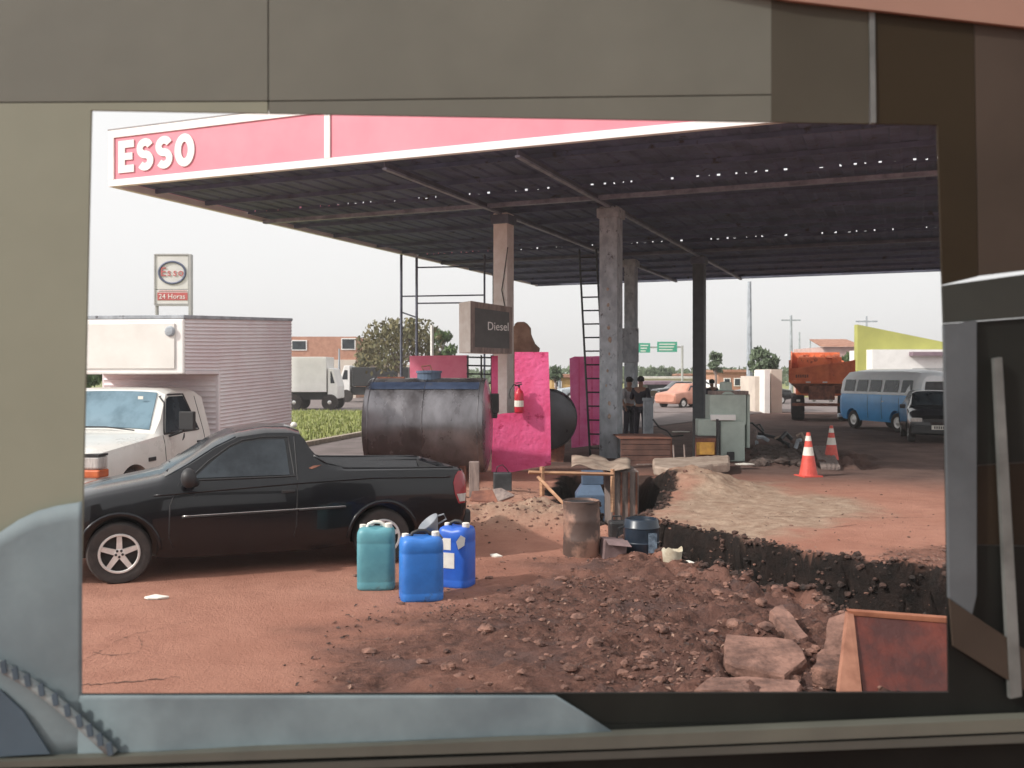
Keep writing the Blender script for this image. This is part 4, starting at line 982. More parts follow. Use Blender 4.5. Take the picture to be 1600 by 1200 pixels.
# ---- kombi style van
u2 = Vector((-.25, .97, 0)).normalized()       # front -> rear
fc = Vector((12.75, 30.4, 0))
an = math.atan2(u2.y, u2.x)
kb = thing('camper_van', 'old two tone van, blue below and pale above, parked right of the orange dump truck', 'van', tuple(fc), an)
KT = [
 (0.0, .45, .55, .6, .66, 1.0, .70, 1.12, .66, 1.70, .56, 1.82, .40, 1.84),
 (.10, .32, .70, .6, .80, 1.05, .80, 1.20, .76, 1.74, .66, 1.90, .48, 1.93),
 (.35, .28, .78, .6, .86, 1.12, .86, 1.22, .83, 1.76, .72, 1.96, .52, 2.02),
 (1.0, .28, .80, .6, .87, 1.14, .87, 1.22, .84, 1.77, .73, 1.98, .54, 2.05),
 (3.6, .28, .80, .6, .87, 1.14, .87, 1.22, .84, 1.77, .73, 1.98, .54, 2.05),
 (4.0, .30, .78, .6, .85, 1.13, .85, 1.21, .82, 1.75, .72, 1.95, .52, 2.01),
 (4.2, .36, .70, .6, .78, 1.08, .78, 1.18, .74, 1.68, .64, 1.86, .45, 1.90),
 (4.28, .5, .60, .65, .68, 1.05, .68, 1.16, .62, 1.60, .54, 1.76, .36, 1.78)]
kw = Matrix.Translation((0, -.87, 0))
def kshift(o): o.data.transform(T(0, -.87 if False else .87*(1 if True else -1), 0)); return o
# local +y: left of travel direction vector rotated 90deg ccw => points to image left; near side is +y
def kb_loft():
    return loft(KT, .12, ((.95, .33), (3.35, .33)), .37, M_['vwblue'], kb, W=.87, aw=.25)
bo = kb_loft(); bo.data.transform(T(0, -.87, 0))
def kp(name, poly, m, off=.008, s=1, th=.006):
    o = side_panel(name, KT, poly, s, m, kb, off=off, th=th); o.data.transform(T(0, -.87, 0)); return o
# upper pale part: a shell a little proud
UP = [((x if 0 < x < 4.2 else x+(-.012 if x == 0 else .012)), 1.2, w5, 1.21, w5+.004, 1.23, w5+.006, 1.30, w5+.004, z6, w6+.006, z7+.006, w7, z8+.008) for (x, zb, ws, zm, wm, zB, wb, z5, w5, z6, w6, z7, w7, z8) in KT]
up = loft(UP, .2, (), .3, M_['vwwhite'], kb, name='roof', W=.87); up.data.transform(T(0, -.87, 0))
for s in (1, -1):
    for x0, x1 in ((.22, .72), (.86, 1.62), (1.76, 2.40), (2.52, 3.12), (3.24, 3.86)):
        kp('side_window', [(x0, 1.30), (x0+.02, 1.70), (x1-.02, 1.70), (x1, 1.30)], M_['glass'], .035, s)
    for ax in (.95, 3.35):
        w0 = wheel(kb, ax, (0.0 if False else -.87+s*.74), .32, .19, s, 'steel', .6)
MB().prism([(-.014, -1.40, 1.28), (-.014, -.34, 1.28), (-.014, -.40, 1.66), (-.014, -1.34, 1.66)], (-.012, 0, 0)).build('windscreen', M_['glass'], kb)
MB().box(-.14, -.04, -1.66, -.08, .34, .50).build('front_bumper', M_['vwwhite'], kb, bevel=.03)
MB().box(4.26, 4.38, -1.66, -.08, .34, .48).build('rear_bumper', M_['vwwhite'], kb, bevel=.03)
for y in (-1.35, -.39): MB().lathe([(.12, 0), (.12, .04), (.02, .06)], 14, T(-.02, y, .85) @ RY(R(-90))).build('headlight', M_['clear'], kb, smooth=True)
bpy_seams = [(.80, 1.2), (.80, .35)]
for pts in ([(.80, 1.18), (.80, .6)], [(1.70, 1.18), (1.70, .32)], [(2.46, 1.18), (2.46, .32)]):
    o = side_line('door_seam', KT, pts, 1, .008, M_['trim'], kb, 0); o.data.transform(T(0, -.87, 0))
MB().box(1.55, 1.66, -.005, .03, .98, 1.0).build('door_handle', M_['chrome'], kb)

# ---- black hatchback facing the camera
f3 = Vector((-.30, -.95, 0)).normalized(); rr3 = -f3
hb = thing('parked_car', 'black hatchback facing the camera in front of the blue van', 'car', (11.75, 26.3, 0), math.atan2(rr3.y, rr3.x))
HT = [
 (0.0, .30, .60, .42, .70, .58, .68, .62, .62, .66, .55, .67, .35, .675),
 (.06, .22, .66, .42, .78, .64, .76, .70, .72, .74, .62, .76, .40, .77),
 (.5, .20, .72, .42, .82, .76, .80, .82, .76, .87, .66, .90, .45, .91),
 (.95, .18, .73, .42, .82, .84, .80, .90, .77, .95, .68, .98, .50, .99),
 (1.5, .18, .73, .42, .82, .86, .80, .93, .77, 1.30, .60, 1.35, .48, 1.37),
 (1.7, .18, .73, .42, .82, .87, .80, .93, .77, 1.36, .58, 1.41, .48, 1.43),
 (2.9, .18, .73, .42, .82, .88, .80, .94, .77, 1.36, .58, 1.41, .48, 1.43),
 (3.6, .25, .70, .45, .80, .88, .78, .94, .74, 1.05, .62, 1.08, .50, 1.09),
 (3.75, .35, .60, .45, .72, .80, .70, .86, .68, .92, .6, .94, .4, .95)]
loft(HT, .1, ((.68, .28), (3.05, .28)), .31, M_['carblk'], hb, W=.82, aw=.25)
for s in (-1, 1):
    side_panel('side_window', HT, [(1.25, .97), (1.55, 1.26), (1.75, 1.31), (2.75, 1.31), (3.05, .97)], s, M_['glass'], hb)
    for ax in (.68, 3.05): wheel(hb, ax, s*.70, .28, .18, s, 'steel')
    MB().box(-.01, .10, s*.62-.15, s*.62+.15, .58, .70).build('headlight', M_['clear'], hb, bevel=.02)
    MB().box(1.15, 1.28, s*.88-.08, s*.88+.08, .92, 1.04).build('wing_mirror', M_['trim'], hb, bevel=.03)
top_patch('windscreen', HT, 1.0, 1.56, .66, .54, M_['glass'], hb, off=.008)
pl = MB().box(-.045, -.03, -.24, .24, .38, .50).build('number_plate', M_['paper'], hb)
MB().box(-.04, .06, -.74, .74, .26, .50).build('front_bumper', M_['trim'], hb, bevel=.03)
MB().box(-.012, .05, -.44, .44, .58, .66).build('grille', M_['trim'], hb, bevel=.01)
for k in range(7): MB().box(-.0475, -.046, -.19+k*.055, -.155+k*.055, .405, .475).build('plate_character', M_['trim'], pl)

# ---- orange dump truck, rear toward the camera
dpt = 38.5
dk = thing('dump_truck', 'rusty orange dump truck seen from behind beside the blue van', 'truck', (P(1284, 0, dpt).x, dpt, 0), R(-17))
MB().prism([(-1.18, 0, 1.62), (1.20, 0, 1.62), (1.20, 0, 2.42), (-1.18, 0, 2.10)], (0, .06, 0)).build('tailgate', M_['orange'], dk, bevel=.01)
for x in (-1.16, -.42, .38, 1.16): MB().box(x-.04, x+.04, -.05, -.002, 1.60, 2.40 if x > 0 else 2.12).build('tailgate_rib', M_['orange'], dk)
MB().box(-1.24, 1.26, -.06, .10, 1.50, 1.615).build('rear_sill', M_['orange'], dk, bevel=.01)
for s in (-1, 1): MB().box(s*1.24-.035, s*1.24+.035, .08, 4.3, 1.55, 2.45 if s > 0 else 2.45).build('side_board', M_['orange'], dk)
MB().box(-1.25, .82, 4.2, 4.3, 1.6, 2.84).build('head_board', M_['orange'], dk, bevel=.01)
MB().prism([(-1.26, .07, 2.12), (-1.24, 3.0, 2.5), (-1.24, 4.3, 2.9), (-1.24, 4.3, 2.4), (-1.26, .07, 2.0)], (.05, 0, 0)).build('side_extension', M_['orange'], dk)
MB().box(-1.18, 1.18, .1, 4.2, 1.45, 1.55).build('bed_floor', M_['rust'], dk)
mb = MB()
for k in range(14): 
    x = random.uniform(-1.0, .7); lump(mb, x, random.uniform(2.6, 4.0), 2.58+random.uniform(0, .1), random.uniform(.08, .16))
tag(mb.build('load', M_['orange'], dk), kind='stuff')
MB().box(-.95, .85, 2.6, 4.15, 2.1, 2.62).build('load_box', M_['orange'], dk, bevel=.05)
MB().box(-.5, .5, -.02, 6.2, .85, 1.4).build('chassis', M_['rust'], dk, bevel=.03)
MB().prism([(-1.15, -.02, 1.46), (1.15, -.02, 1.46), (.8, .2, 1.1), (-.8, .2, 1.1)], (0, .3, 0)).build('under_frame', M_['rust'], dk)
MB().box(-1.15, 1.15, -.12, .02, .60, .72).build('under_bar', M_['rust'], dk, bevel=.01)
for x in (-.9, -.3, .35, .95): MB().box(x-.07, x+.07, -.125, -.10, .78, .86).build('reflector', M_['paper'], dk)
for x in (-.52, .12, .86): MB().box(x-.09, x+.09, -.075, -.061, 1.53, 1.59).build('reflector', M_['paper'], dk)
for k in range(6): MB().box(-1.0+k*.085, -.945+k*.085, -.006, -.001, 1.74+.01*(k % 2), 1.86).build('worn_stencil_mark', M_['rust'], dk)
for y in (.7, 2.0):
    for s in (-1, 1): 
        tw = MB().lathe([(.28, -.26), (.47, -.25), (.5, -.18), (.5, .18), (.47, .25), (.28, .26)], 28, T(s*.92, y, .5) @ RY(R(90))).build('wheel', M_['rubber'], dk, smooth=False)
        MB().lathe([(.27, -.2), (.27, .2), (.1, .1)], 20, T(s*.92, y, .5) @ RY(R(90))).build('rim', M_['rust'], tw)
MB().box(-1.05, 1.05, 4.7, 6.4, .9, 2.5).build('cab', M_['orange'], dk, bevel=.12)
for s in (-1, 1):
    MB().lathe([(.28, -.14), (.47, -.14), (.5, -.1), (.5, .1), (.47, .14), (.28, .14)], 28, T(s*1.12, 5.6, .5) @ RY(R(90))).build('wheel', M_['rubber'], dk)

# ---- salmon car far away, side on
sc = thing('salmon_car', 'small salmon pink saloon far off behind the two standing men', 'car', (P(1040, 0, 52).x, 52.5, 0), R(38))
ST = [(0, .35, .6, .45, .7, .6, .7, .68, .66, .72, .6, .74, .4, .75), (.1, .25, .7, .45, .78, .7, .76, .78, .72, .82, .62, .84, .4, .85), (.95, .2, .72, .45, .8, .82, .78, .88, .75, .92, .66, .94, .5, .95),
 (1.45, .2, .72, .45, .8, .84, .78, .90, .75, 1.27, .58, 1.33, .5, 1.35), (2.4, .2, .72, .45, .8, .84, .78, .90, .75, 1.27, .58, 1.33, .5, 1.35), (3.0, .2, .72, .45, .8, .84, .78, .90, .75, .98, .66, 1.0, .5, 1.01), (3.9, .3, .66, .45, .74, .78, .72, .84, .7, .88, .6, .9, .4, .9)]
salm = mat('salmon_paint', (.62, .30, .22), (.52, .24, .17), 2, .4)
loft(ST, .15, ((.72, .28), (3.05, .28)), .31, salm, sc, W=.8, aw=.22)
for s in (-1, 1):
    side_panel('side_window', ST, [(1.15, .94), (1.45, 1.22), (2.35, 1.22), (2.75, .94)], s, M_['glass'], sc)
    for ax in (.72, 3.05): wheel(sc, ax, s*.70, .28, .18, s, 'steel')

# ---- other cars parked far off, each a copy of the saloon with its own paint
def far_car(label, px, dd, rz, paint):
    t = copy_tree(sc); t.location = (P(px, 0, dd).x, dd, 0); t.rotation_euler = (0, 0, rz); t.name = 'parked_car'
    tag(t, label, 'car', 'cars parked far beyond the station')
    for ch in t.children:
        if ch.name.startswith('body'):
            ch.data = ch.data.copy(); ch.data.materials[0] = paint
far_car('dark saloon far off left of the salmon car', 1022, 64, R(12), M_['carblk'])
far_car('white saloon far off behind the salmon car', 1062, 82, R(-20), M_['white'])
far_car('dark saloon far off between the slate column and the white wall end', 1150, 58, R(30), M_['carblk'])
far_car('grey saloon far off beside the second dark tank', 872, 66, R(10), M_['greyp'])
# ---- far white trucks at left
def far_truck(name, label, px0, px1, dd, box_h, cabr, grp, rz=0, bl=.72):
    x0, x1 = P(px0, 0, dd).x, P(px1, 0, dd).x; L = x1-x0
    t = thing(name, label, 'truck', (x0, dd, 0), rz, grp)
    MB().box(0, L*bl, 0, 2.2, .95, box_h).build('cargo_box', M_['white'], t, bevel=.02)
    cbm_ = MB(); c0 = L*bl+.05
    cbm_.prism([(c0, .1, .6), (L, .1, .6), (L+.0, .1, 1.25), (L-.25, .1, 2.15), (c0, .1, 2.2)], (0, 2.0, 0)).build('cab', M_['white'], t, bevel=.05)
    MB().prism([(c0+.15, .09, 1.4), (L-.15, .09, 1.4), (L-.32, .09, 2.0), (c0+.15, .09, 2.0)], (0, .008, 0)).build('side_window', M_['glass'], t)
    MB().box(.1, L-.2, .3, 1.9, .55, .93).build('chassis', M_['black'], t)
    for fx in (.22, .86):
        tw = MB().lathe([(.22, -.12), (.40, -.12), (.42, -.08), (.42, .08), (.40, .12), (.22, .12)], 22, T(L*fx, .12, .42) @ RX(R(90))).build('wheel', M_['rubber'], t)
        MB().lathe([(.21, -.05), (.21, .1), (.05, .13)], 18, T(L*fx, .12, .42) @ RX(R(90))).build('rim', M_['chrome'], tw)
        tw = MB().lathe([(.22, -.12), (.40, -.12), (.42, -.08), (.42, .08), (.40, .12), (.22, .12)], 22, T(L*fx, 2.0, .42) @ RX(R(90))).build('wheel', M_['rubber'], t)
    return t
far_truck('delivery_truck', 'white box lorry across the road beyond the grass verge', 440, 527, 49, 2.75, 1, 'white trucks across the road', bl=.80)
f2 = far_truck('tanker_truck', 'white cab truck with a dark tank body left of the big tank', 0, 0, 60, 0, 1, 'white trucks across the road') if False else None
f2 = thing('flatbed_truck', 'white cab truck with a dark body just left of the big tank', 'truck', (P(531, 0, 62).x, 62, 0), 0, 'white trucks across the road')
MB().prism([(0, 0, .7), (.65, 0, .7), (.65, 0, 2.4), (.28, 0, 2.4), (0, 0, 1.5)], (0, 2, 0)).build('cab', M_['white'], f2, bevel=.04)
MB().prism([(.12, -.01, 1.5), (.5, -.01, 1.5), (.5, -.01, 2.1), (.3, -.01, 2.1)], (0, .008, 0)).build('side_window', M_['glass'], f2)
MB().box(.75, 4.4, 0, 2.1, 1.05, 2.3).build('cargo_box', M_['trim'], f2, bevel=.05)
MB().box(.1, 4.4, .2, 1.8, .5, 1.0).build('chassis', M_['black'], f2)
for fx in (.4, 2.6, 3.6): MB().lathe([(.2, -.12), (.42, -.12), (.42, .12), (.2, .12)], 18, T(fx, .1, .42) @ RX(R(90))).build('wheel', M_['rubber'], f2)
# ------------------------------------------------------------------ small things in the foreground
def jug(name, label, px, pyb, h, w, dpth, m, rz, handle, capm, grp='plastic jugs beside the pickup'):
    g = G(px, pyb); d_ = g[1]+dpth*.4; x = (px-800)/F*d_
    t = thing(name, label, 'jug', (x, d_, max(0, hz(x, d_))-.005), rz, grp)
    # rounded rectangular body with ribs and shoulders
    prof = [(0, .90), (.02, .985), (.05, 1.0), (.12, 1.0), (.135, .985), (.15, 1.0), (.72, 1.0), (.735, .985), (.75, 1.0), (.84, 1.0), (.90, .975), (.945, .90), (.965, .76), (.97, .5)]
    n = 32; vs = []; fs = []
    for zf, sc_ in prof:
        for k in range(n):
            q = 2*math.pi*k/n; e = .42
            cx_ = math.copysign(abs(math.cos(q))**e, math.cos(q)); cy_ = math.copysign(abs(math.sin(q))**e, math.sin(q))
            zz = zf*h
            if zf > .8: zz -= .03*h*max(0, 1-abs(cx_)*1.6)      # dip for the handle
            vs.append((cx_*w/2*sc_, cy_*dpth/2*sc_, zz))
    for i in range(len(prof)-1):
        for k in range(n): fs.append((i*n+k, i*n+(k+1) % n, (i+1)*n+(k+1) % n, (i+1)*n+k))
    fs += [tuple(range(n))[::-1], tuple(range((len(prof)-1)*n, len(prof)*n))]
    o = MB().add(vs, fs).build('body', m, t, smooth=True); smooth_angle(o, 45)
    MB().tube([(-w*.26, 0, h*.93), (-w*.20, 0, h*1.01), (-w*.06, 0, h*1.045), (w*.10, 0, h*1.04), (w*.22, 0, h*.99), (w*.28, 0, h*.93)], .016, 8).build('handle', handle, t, smooth=True)
    MB().lathe([(.030, 0), (.034, .012), (.034, .045), (.028, .05), (.004, .052)], 16, T(w*.33, -.02, h*.945)).build('cap', capm, t)
    MB().lathe([(.03, 0), (.03, .03), (.004, .032)], 12, T(-w*.36, .03, h*.945)).build('cap', capm, t)
    return t
j1 = jug('plastic_jug', 'teal green plastic jug with a white handle beside the pickup rear wheel', 588, 922, .575, .34, .26, M_['teal'], R(4), M_['paper'], M_['paper'])
j3 = jug('plastic_jug', 'deep blue plastic jug with white paper labels, farthest right of the three', 714, 919, .57, .30, .26, M_['blue2'], R(-22), M_['trim'], M_['paper'])
j2 = jug('plastic_jug', 'bright blue plastic jug standing in front of the other two', 658, 940, .565, .37, .30, M_['blue'], R(12), M_['trim'], M_['paper'])
for (x0, x1, z0, z1) in ((-.10, .0, .35, .455), (-.10, .035, .185, .325)):
    MB().box(x0, x1, -.1335, -.1305, z0, z1).build('label', M_['paper'], j3)
MB().prism([(.075, -.1335, .36), (.135, -.1335, .40), (.145, -.1335, .47), (.10, -.1335, .49), (.055, -.1335, .43)], (0, .003, 0)).build('label', M_['paper'], j3)
fj = P(681, 830, 8.45)
fu = thing('funnel', 'grey plastic funnel tilted on top of the blue jugs', 'funnel', tuple(fj))
fm = mat('grey_plastic', (.26, .28, .31), (.2, .22, .25), 5, .5)
Mx = RY(R(-38)) @ RX(R(14))
o = MB().lathe([(.012, -.09), (.016, -.02), (.025, .0), (.10, .10), (.105, .115), (.098, .113), (.02, .012)], 24, Mx).build('cone', fm, fu, smooth=True)
MB().tube([(.10, 0, .1), (.15, 0, .08), (.14, 0, .03), (.06, 0, .04)], .008, 6, Mx).build('handle', fm, fu)

# oil drum, bucket, pail and others
def base_xy(px, py, dd=0):
    g = G(px, py); d_ = g[1]+dd; return ((px-800)/F*d_, d_)
x, y = base_xy(908, 872, .2)
dr = thing('steel_drum', 'small dented rust brown steel drum with its left side paler, beside the trench', 'drum', (x, y, -.02), R(20))
vs = []; fs = []; n = 20; prof = [(.95, 0), (1, .02), (1, .17), (1.03, .19), (1, .21), (.985, .38), (1.01, .40), (.98, .42), (.97, .58), (1.0, .60), (.96, .605), (.93, .55)]
for r_, z in prof:
    for k in range(n):
        q = 2*math.pi*k/n; rr = .205*r_*(1-.07*max(0, math.sin(q*2.5+z*3)))*(1+.02*math.sin(z*9+q)); vs.append((rr*math.cos(q), rr*math.sin(q), z))
for i in range(len(prof)-1):
    for k in range(n): fs.append((i*n+k, i*n+(k+1) % n, (i+1)*n+(k+1) % n, (i+1)*n+k))
fs += [tuple(range(n))[::-1], tuple(range((len(prof)-1)*n, len(prof)*n))]
o = MB().add(vs, fs).build('shell', mat('brown_drum', (.34, .20, .15), (.10, .065, .055), 2.2, .6, metal=.1, bump=.4, lo=.46, hi=.56), dr); smooth_angle(o, 35)
MB().lathe([(.19, .575), (.19, .58), (.02, .585)], 20).build('lid', M_['black'], dr)
x, y = base_xy(1002, 871, .22)
nb = thing('navy_bin', 'navy blue plastic drum standing on the trench edge beside the white pail', 'drum', (x, y, -.02))
o = MB().lathe([(.17, 0), (.185, .02), (.19, .14), (.197, .15), (.19, .16), (.192, .30), (.2, .31), (.192, .32), (.18, .385), (.165, .40), (.16, .37)], 24).build('shell', M_['navy'], nb); smooth_angle(o, 35)
MB().box(.05, .14, -.196, -.188, .06, .27).build('label', mat('worn_label', (.15, .2, .26), (.04, .06, .09), 20, .7), nb)
MB().tube([(-.18, -.03, .32), (-.25, -.06, .3), (-.27, -.06, .2)], .014, 6).build('handle', M_['black'], nb)
x, y = base_xy(964, 845, .1)
bb = thing('black_canister', 'small black canister half hidden left of the navy drum', 'canister', (x, y, 0))
MB().box(-.1, .1, -.08, .08, 0, .22).build('body', M_['black'], bb, bevel=.03); MB().tube([(-.05, 0, .22), (-.05, 0, .27), (.05, 0, .27), (.05, 0, .22)], .012, 6).build('handle', M_['black'], bb)
x, y = base_xy(956, 871, .1)
cbx = thing('mauve_carton', 'dusty mauve carton lying between the steel drum and the navy drum', 'box', (x, y, 0), R(10))
MB().prism([(-.12, -.1, -.02), (.13, -.1, -.02), (.14, -.1, .17), (-.10, -.1, .19)], (0, .22, 0)).build('carton_body', mat('mauve_card', (.22, .15, .15), (.15, .1, .1), 5, .9, bump=.3), cbx, bevel=.01)
MB().prism([(-.10, -.1, .192), (.14, -.1, .172), (.16, -.2, .12), (-.09, -.2, .15)], (0, 0, .004)).build('flap', mat('mauve_card_flap', (.24, .16, .16), (.16, .11, .11), 5, .9), cbx)
x, y = base_xy(1050, 883, .12)
wp = thing('white_pail', 'small broken white plastic pail at the trench edge', 'pail', (x, y, -.01))
mb = MB(); vs = []; fs = []; n = 24
for j, (r_, z) in enumerate([(.085, 0), (.092, .01), (.102, .12), (.108, .135), (.104, .135), (.095, .06), (.085, .02)]):
    for k in range(n):
        q = 2*math.pi*k/n; zz = z
        if 3 <= j <= 4: zz += .05*max(0, math.cos(q*1.5+.2))*(1 if k % 3 else .6)
        vs.append((r_*math.cos(q), r_*math.sin(q), zz))
for i in range(6):
    for k in range(n): fs.append((i*n+k, i*n+(k+1) % n, (i+1)*n+(k+1) % n, (i+1)*n+k))
fs += [tuple(range(n))[::-1], tuple(range(6*n, 7*n))]
o = mb.add(vs, fs).build('shell', mat('dirty_white_plastic', (.66, .62, .50), (.45, .38, .28), 9, .6), wp); smooth_angle(o, 40)
def litter(name, label, px, py, pts, m, zz=.012, cat='litter', grp=None):
    x, y = base_xy(px, py); z = hz(x, y)
    t = thing(name, label, cat, (x, y, z), 0, grp)
    n = len(pts); vs = [(a*random.uniform(.9, 1.1), b, zz+random.uniform(0, .02)) for a, b in pts]+[(a, b, zz-.006) for a, b in pts]+[(0, 0, zz+.03), (0, 0, zz-.006)]
    fs = [(i, (i+1) % n, 2*n) for i in range(n)]+[((i+1) % n, i, 2*n+1) for i in range(n)]+[(i, i+n, (i+1) % n+n, (i+1) % n) for i in range(n)]
    MB().add(vs, fs).build('scrap', m, t); return t
litter('paper_scrap', 'white crumpled paper on the red ground below the front wheel', 243, 936, [(-.10, 0), (-.05, -.04), (.03, -.035), (.11, .0), (.04, .03), (0, .05), (-.04, .02)], M_['paper'])
litter('white_shard', 'flat white shard beside the broken pail', 1076, 882, [(-.08, 0), (-.02, -.03), (.07, -.02), (.04, .02), (-.05, .03)], M_['paper'])
litter('paper_scrap', 'thin bent scrap of paper right of the blue jugs', 776, 868, [(-.07, .03), (-.05, -.03), (0, -.04), (.06, -.02), (.05, .03), (.02, -.01), (-.03, -.01)], M_['paper'], .004)
# black can by the pink board
x, y = base_xy(785, 778, .1)
bc = thing('black_can', 'square black oil can with wire handle below the magenta boards', 'can', (x, y, hz(x, y)-.02), R(5))
MB().box(-.14, .14, -.1, .1, 0, .30).build('body', mat('grey_black_tin', (.055, .06, .065), (.03, .033, .036), 6, .5), bc, bevel=.015)
MB().tube([(-.10, 0, .30), (-.08, 0, .39), (.0, 0, .42), (.06, 0, .36), (.10, 0, .30)], .008, 6).build('handle', M_['black'], bc, smooth=True)
# rusty plate stuck out behind the pickup
x, y = base_xy(765, 800, .0)
rp = thing('rusty_plate', 'bent rusty metal plate lying behind the pickup tail', 'plate', (x, y, hz(x, y)))
MB().prism([(-.28, 0, .06), (.12, -.06, .04), (.34, 0, .12), (.15, .14, .20), (-.25, .15, .17)], (0, 0, .02)).build('plate_body', M_['rust'], rp, bevel=.004)
MB().prism([(.12, -.07, .065), (.35, -.01, .14), (.16, .13, .225), (.04, .10, .21)], (0, 0, .012)).build('plate_edge', M_['gwood'], rp)

# ------------------------------------------------------------------ trench surroundings
def bar(t, name, a, b, r, m, sq=True): 
    return MB().tube([a, b], r, 4 if sq else 8).build(name, m, t, world=True)
wf = thing('timber_barrier', 'raw timber barrier of posts and a rail round the pit', 'barrier', (.5, 14, 0))
dA, dB = 13.6, 14.0
bar(wf, 'post', P(847, 729, dA), P(847, 812, dA), .035, M_['wood'])
bar(wf, 'post', P(957, 733, dB), P(957, 800, dB), .03, M_['wood'])
bar(wf, 'rail', P(826, 738, dA-.06), P(958, 741, dB-.06), .026, M_['wood'])
bar(wf, 'brace', P(840, 745, dA-.02), P(888, 795, dA-.4), .028, M_['wood'])
# blue cabinet standing in the pit
bl = thing('blue_cabinet', 'blue grey metal cabinet sunk in the pit behind the timber barrier', 'cabinet', (P(924, 0, 15.2).x, 15.2, -.62))
zt = P(0, 742, 15.2).z+.62; zs = P(0, 768, 15.2).z+.62
MB().box(-.24, .20, -.12, .30, -.1, zs-.05).build('cabinet_body', M_['bluem'], bl, bevel=.01)
MB().add([(-.24, -.12, zs-.048), (.20, -.12, zs-.048), (.20, .30, zs-.048), (-.24, .30, zs-.048), (-.15, .05, zs+.10), (.15, .05, zs+.10), (.15, .26, zs+.10), (-.15, .26, zs+.10)], [(0,3,2,1),(4,5,6,7),(0,1,5,4),(1,2,6,5),(2,3,7,6),(3,0,4,7)]).build('cabinet_shoulder', M_['bluem'], bl)
MB().box(-.14, .20, .06, .28, zs+.101, zt+.05).build('cabinet_neck', M_['bluem'], bl, bevel=.01)
MB().box(-.005, .0, -.125, -.121, .02, zs-.07).build('door_seam', M_['black'], bl)
# sheet roof over a brown box
hb2 = thing('brown_hutch', 'brown box with a buckled tin sheet laid over it at the pit', 'box', (P(965, 0, 16.5).x, 16.5, -.4))
a, b_ = P(954, 735, 16.3), P(992, 735, 16.8)
MB().box(a.x-hb2.location.x, b_.x-hb2.location.x, -.2, .9, -.4, P(0, 735, 16.4).z+.4).build('hutch_body', M_['gwood'], hb2, bevel=.01)
for k in range(4):
    xx = a.x-hb2.location.x+(b_.x-a.x)*(.1+.27*k); MB().box(xx-.012, xx+.02, -.225, -.201, -.4, P(0, 737, 16.4).z+.4).build('slat', M_['rust'], hb2)
ts = thing('tin_sheet', 'buckled pale tin sheet laid over the brown box at the foot of the grey column', 'sheet', (P(940, 0, 16.5).x, 16.5, P(0, 730, 16.5).z))
mb = MB(); vs = []; n1_, n2_ = 14, 6
for i in range(n1_+1):
    for j in range(n2_+1):
        pxx = 893+92*i/n1_; dd = 15.9+j*.32
        p_ = P(pxx, 733, dd); zz = p_.z if j == 0 else P(0, 733, 15.9).z
        zz = P(0, 731, 15.9).z+.05*math.sin(i*.5+.5)+.02*math.sin(j*1.3+i)-.07*max(0, (i-11)/3)+(.05 if 4 < i < 9 else 0)*(j/n2_)
        vs.append((p_.x, dd, zz))
fs = [(i*(n2_+1)+j, (i+1)*(n2_+1)+j, (i+1)*(n2_+1)+j+1, i*(n2_+1)+j+1) for i in range(n1_) for j in range(n2_)]
o = mb.add(vs, fs).build('sheet_body', mat('dusty_tin', (.42, .33, .26), (.25, .18, .14), 3, .7, bump=.3), ts, world=True, smooth=True); q = o.modifiers.new('s', 'SOLIDIFY'); q.thickness = .012
# concrete slabs and pavers
def slab(name, label, pts, z0, h, m, cat='slab', grp=None, tilt=None):
    cx_ = sum(p[0] for p in pts)/len(pts); cy_ = sum(p[1] for p in pts)/len(pts)
    t = thing(name, label, cat, (cx_, cy_, z0), 0, grp)
    # broken outline: subdivide the edges and jitter
    out = []
    for i in range(len(pts)):
        a = Vector((*pts[i], 0)); b = Vector((*pts[(i+1) % len(pts)], 0)); n = max(2, int((b-a).length/.09))
        for k in range(n):
            q = a.lerp(b, k/n); out.append((q.x-cx_+random.uniform(-.012, .012), q.y-cy_+random.uniform(-.012, .012)))
    n = len(out); vs = []; fs = []
    for zf, sc_ in ((0, .98), (.15, 1.0), (.8, 1.0), (1, .965)):
        for x_, y_ in out: vs.append((x_*sc_+random.uniform(-.004, .004), y_*sc_, zf*h+random.uniform(-.006, .006)))
    for j in range(3):
        for k in range(n): fs.append((j*n+k, j*n+(k+1) % n, (j+1)*n+(k+1) % n, (j+1)*n+k))
    vs.append((0, 0, h+.003)); c = len(vs)-1
    fs += [(3*n+k, 3*n+(k+1) % n, c) for k in range(n)]+[tuple(range(n))[::-1]]
    mb = MB().add(vs, fs, Euler(tilt).to_matrix().to_4x4() if tilt else None)
    mb.build('slab_body', m, t); return t
q = [G(1022, 748), G(1048, 752), G(1140, 742), G(1140, 728), G(1020, 734)]
slab('concrete_slab', 'long broken concrete slab beyond the sand mound', q, .06, .17, M_['conc'])
slab('concrete_block', 'large split pinkish stone slab lying in the rubble at the bottom right', [G(1132, 1058), G(1225, 1080), G(1262, 1062), G(1240, 1036), G(1135, 1026)], .05, .085, STONE, cat='block', tilt=(.10, -.07, 0))
slab('stone_wedge', 'long wedge of stone leaning in the rubble above the split block', [G(1198, 985), G(1246, 1022), G(1264, 1016), G(1218, 976)], .05, .08, STONE, cat='stone', tilt=(.1, .1, 0))
slab('flat_stone', 'pale flat stone leaning against the rusty red tray', [G(1283, 1056), G(1322, 1062), G(1335, 1015), G(1296, 1018)], .06, .10, STONE, cat='stone', tilt=(.35, -.15, 0))
slab('flat_stone', 'dark lower stone under the pale flat stone by the rusty tray', [G(1272, 1082), G(1312, 1090), G(1318, 1056), G(1280, 1052)], .04, .12, EARTH, cat='stone')
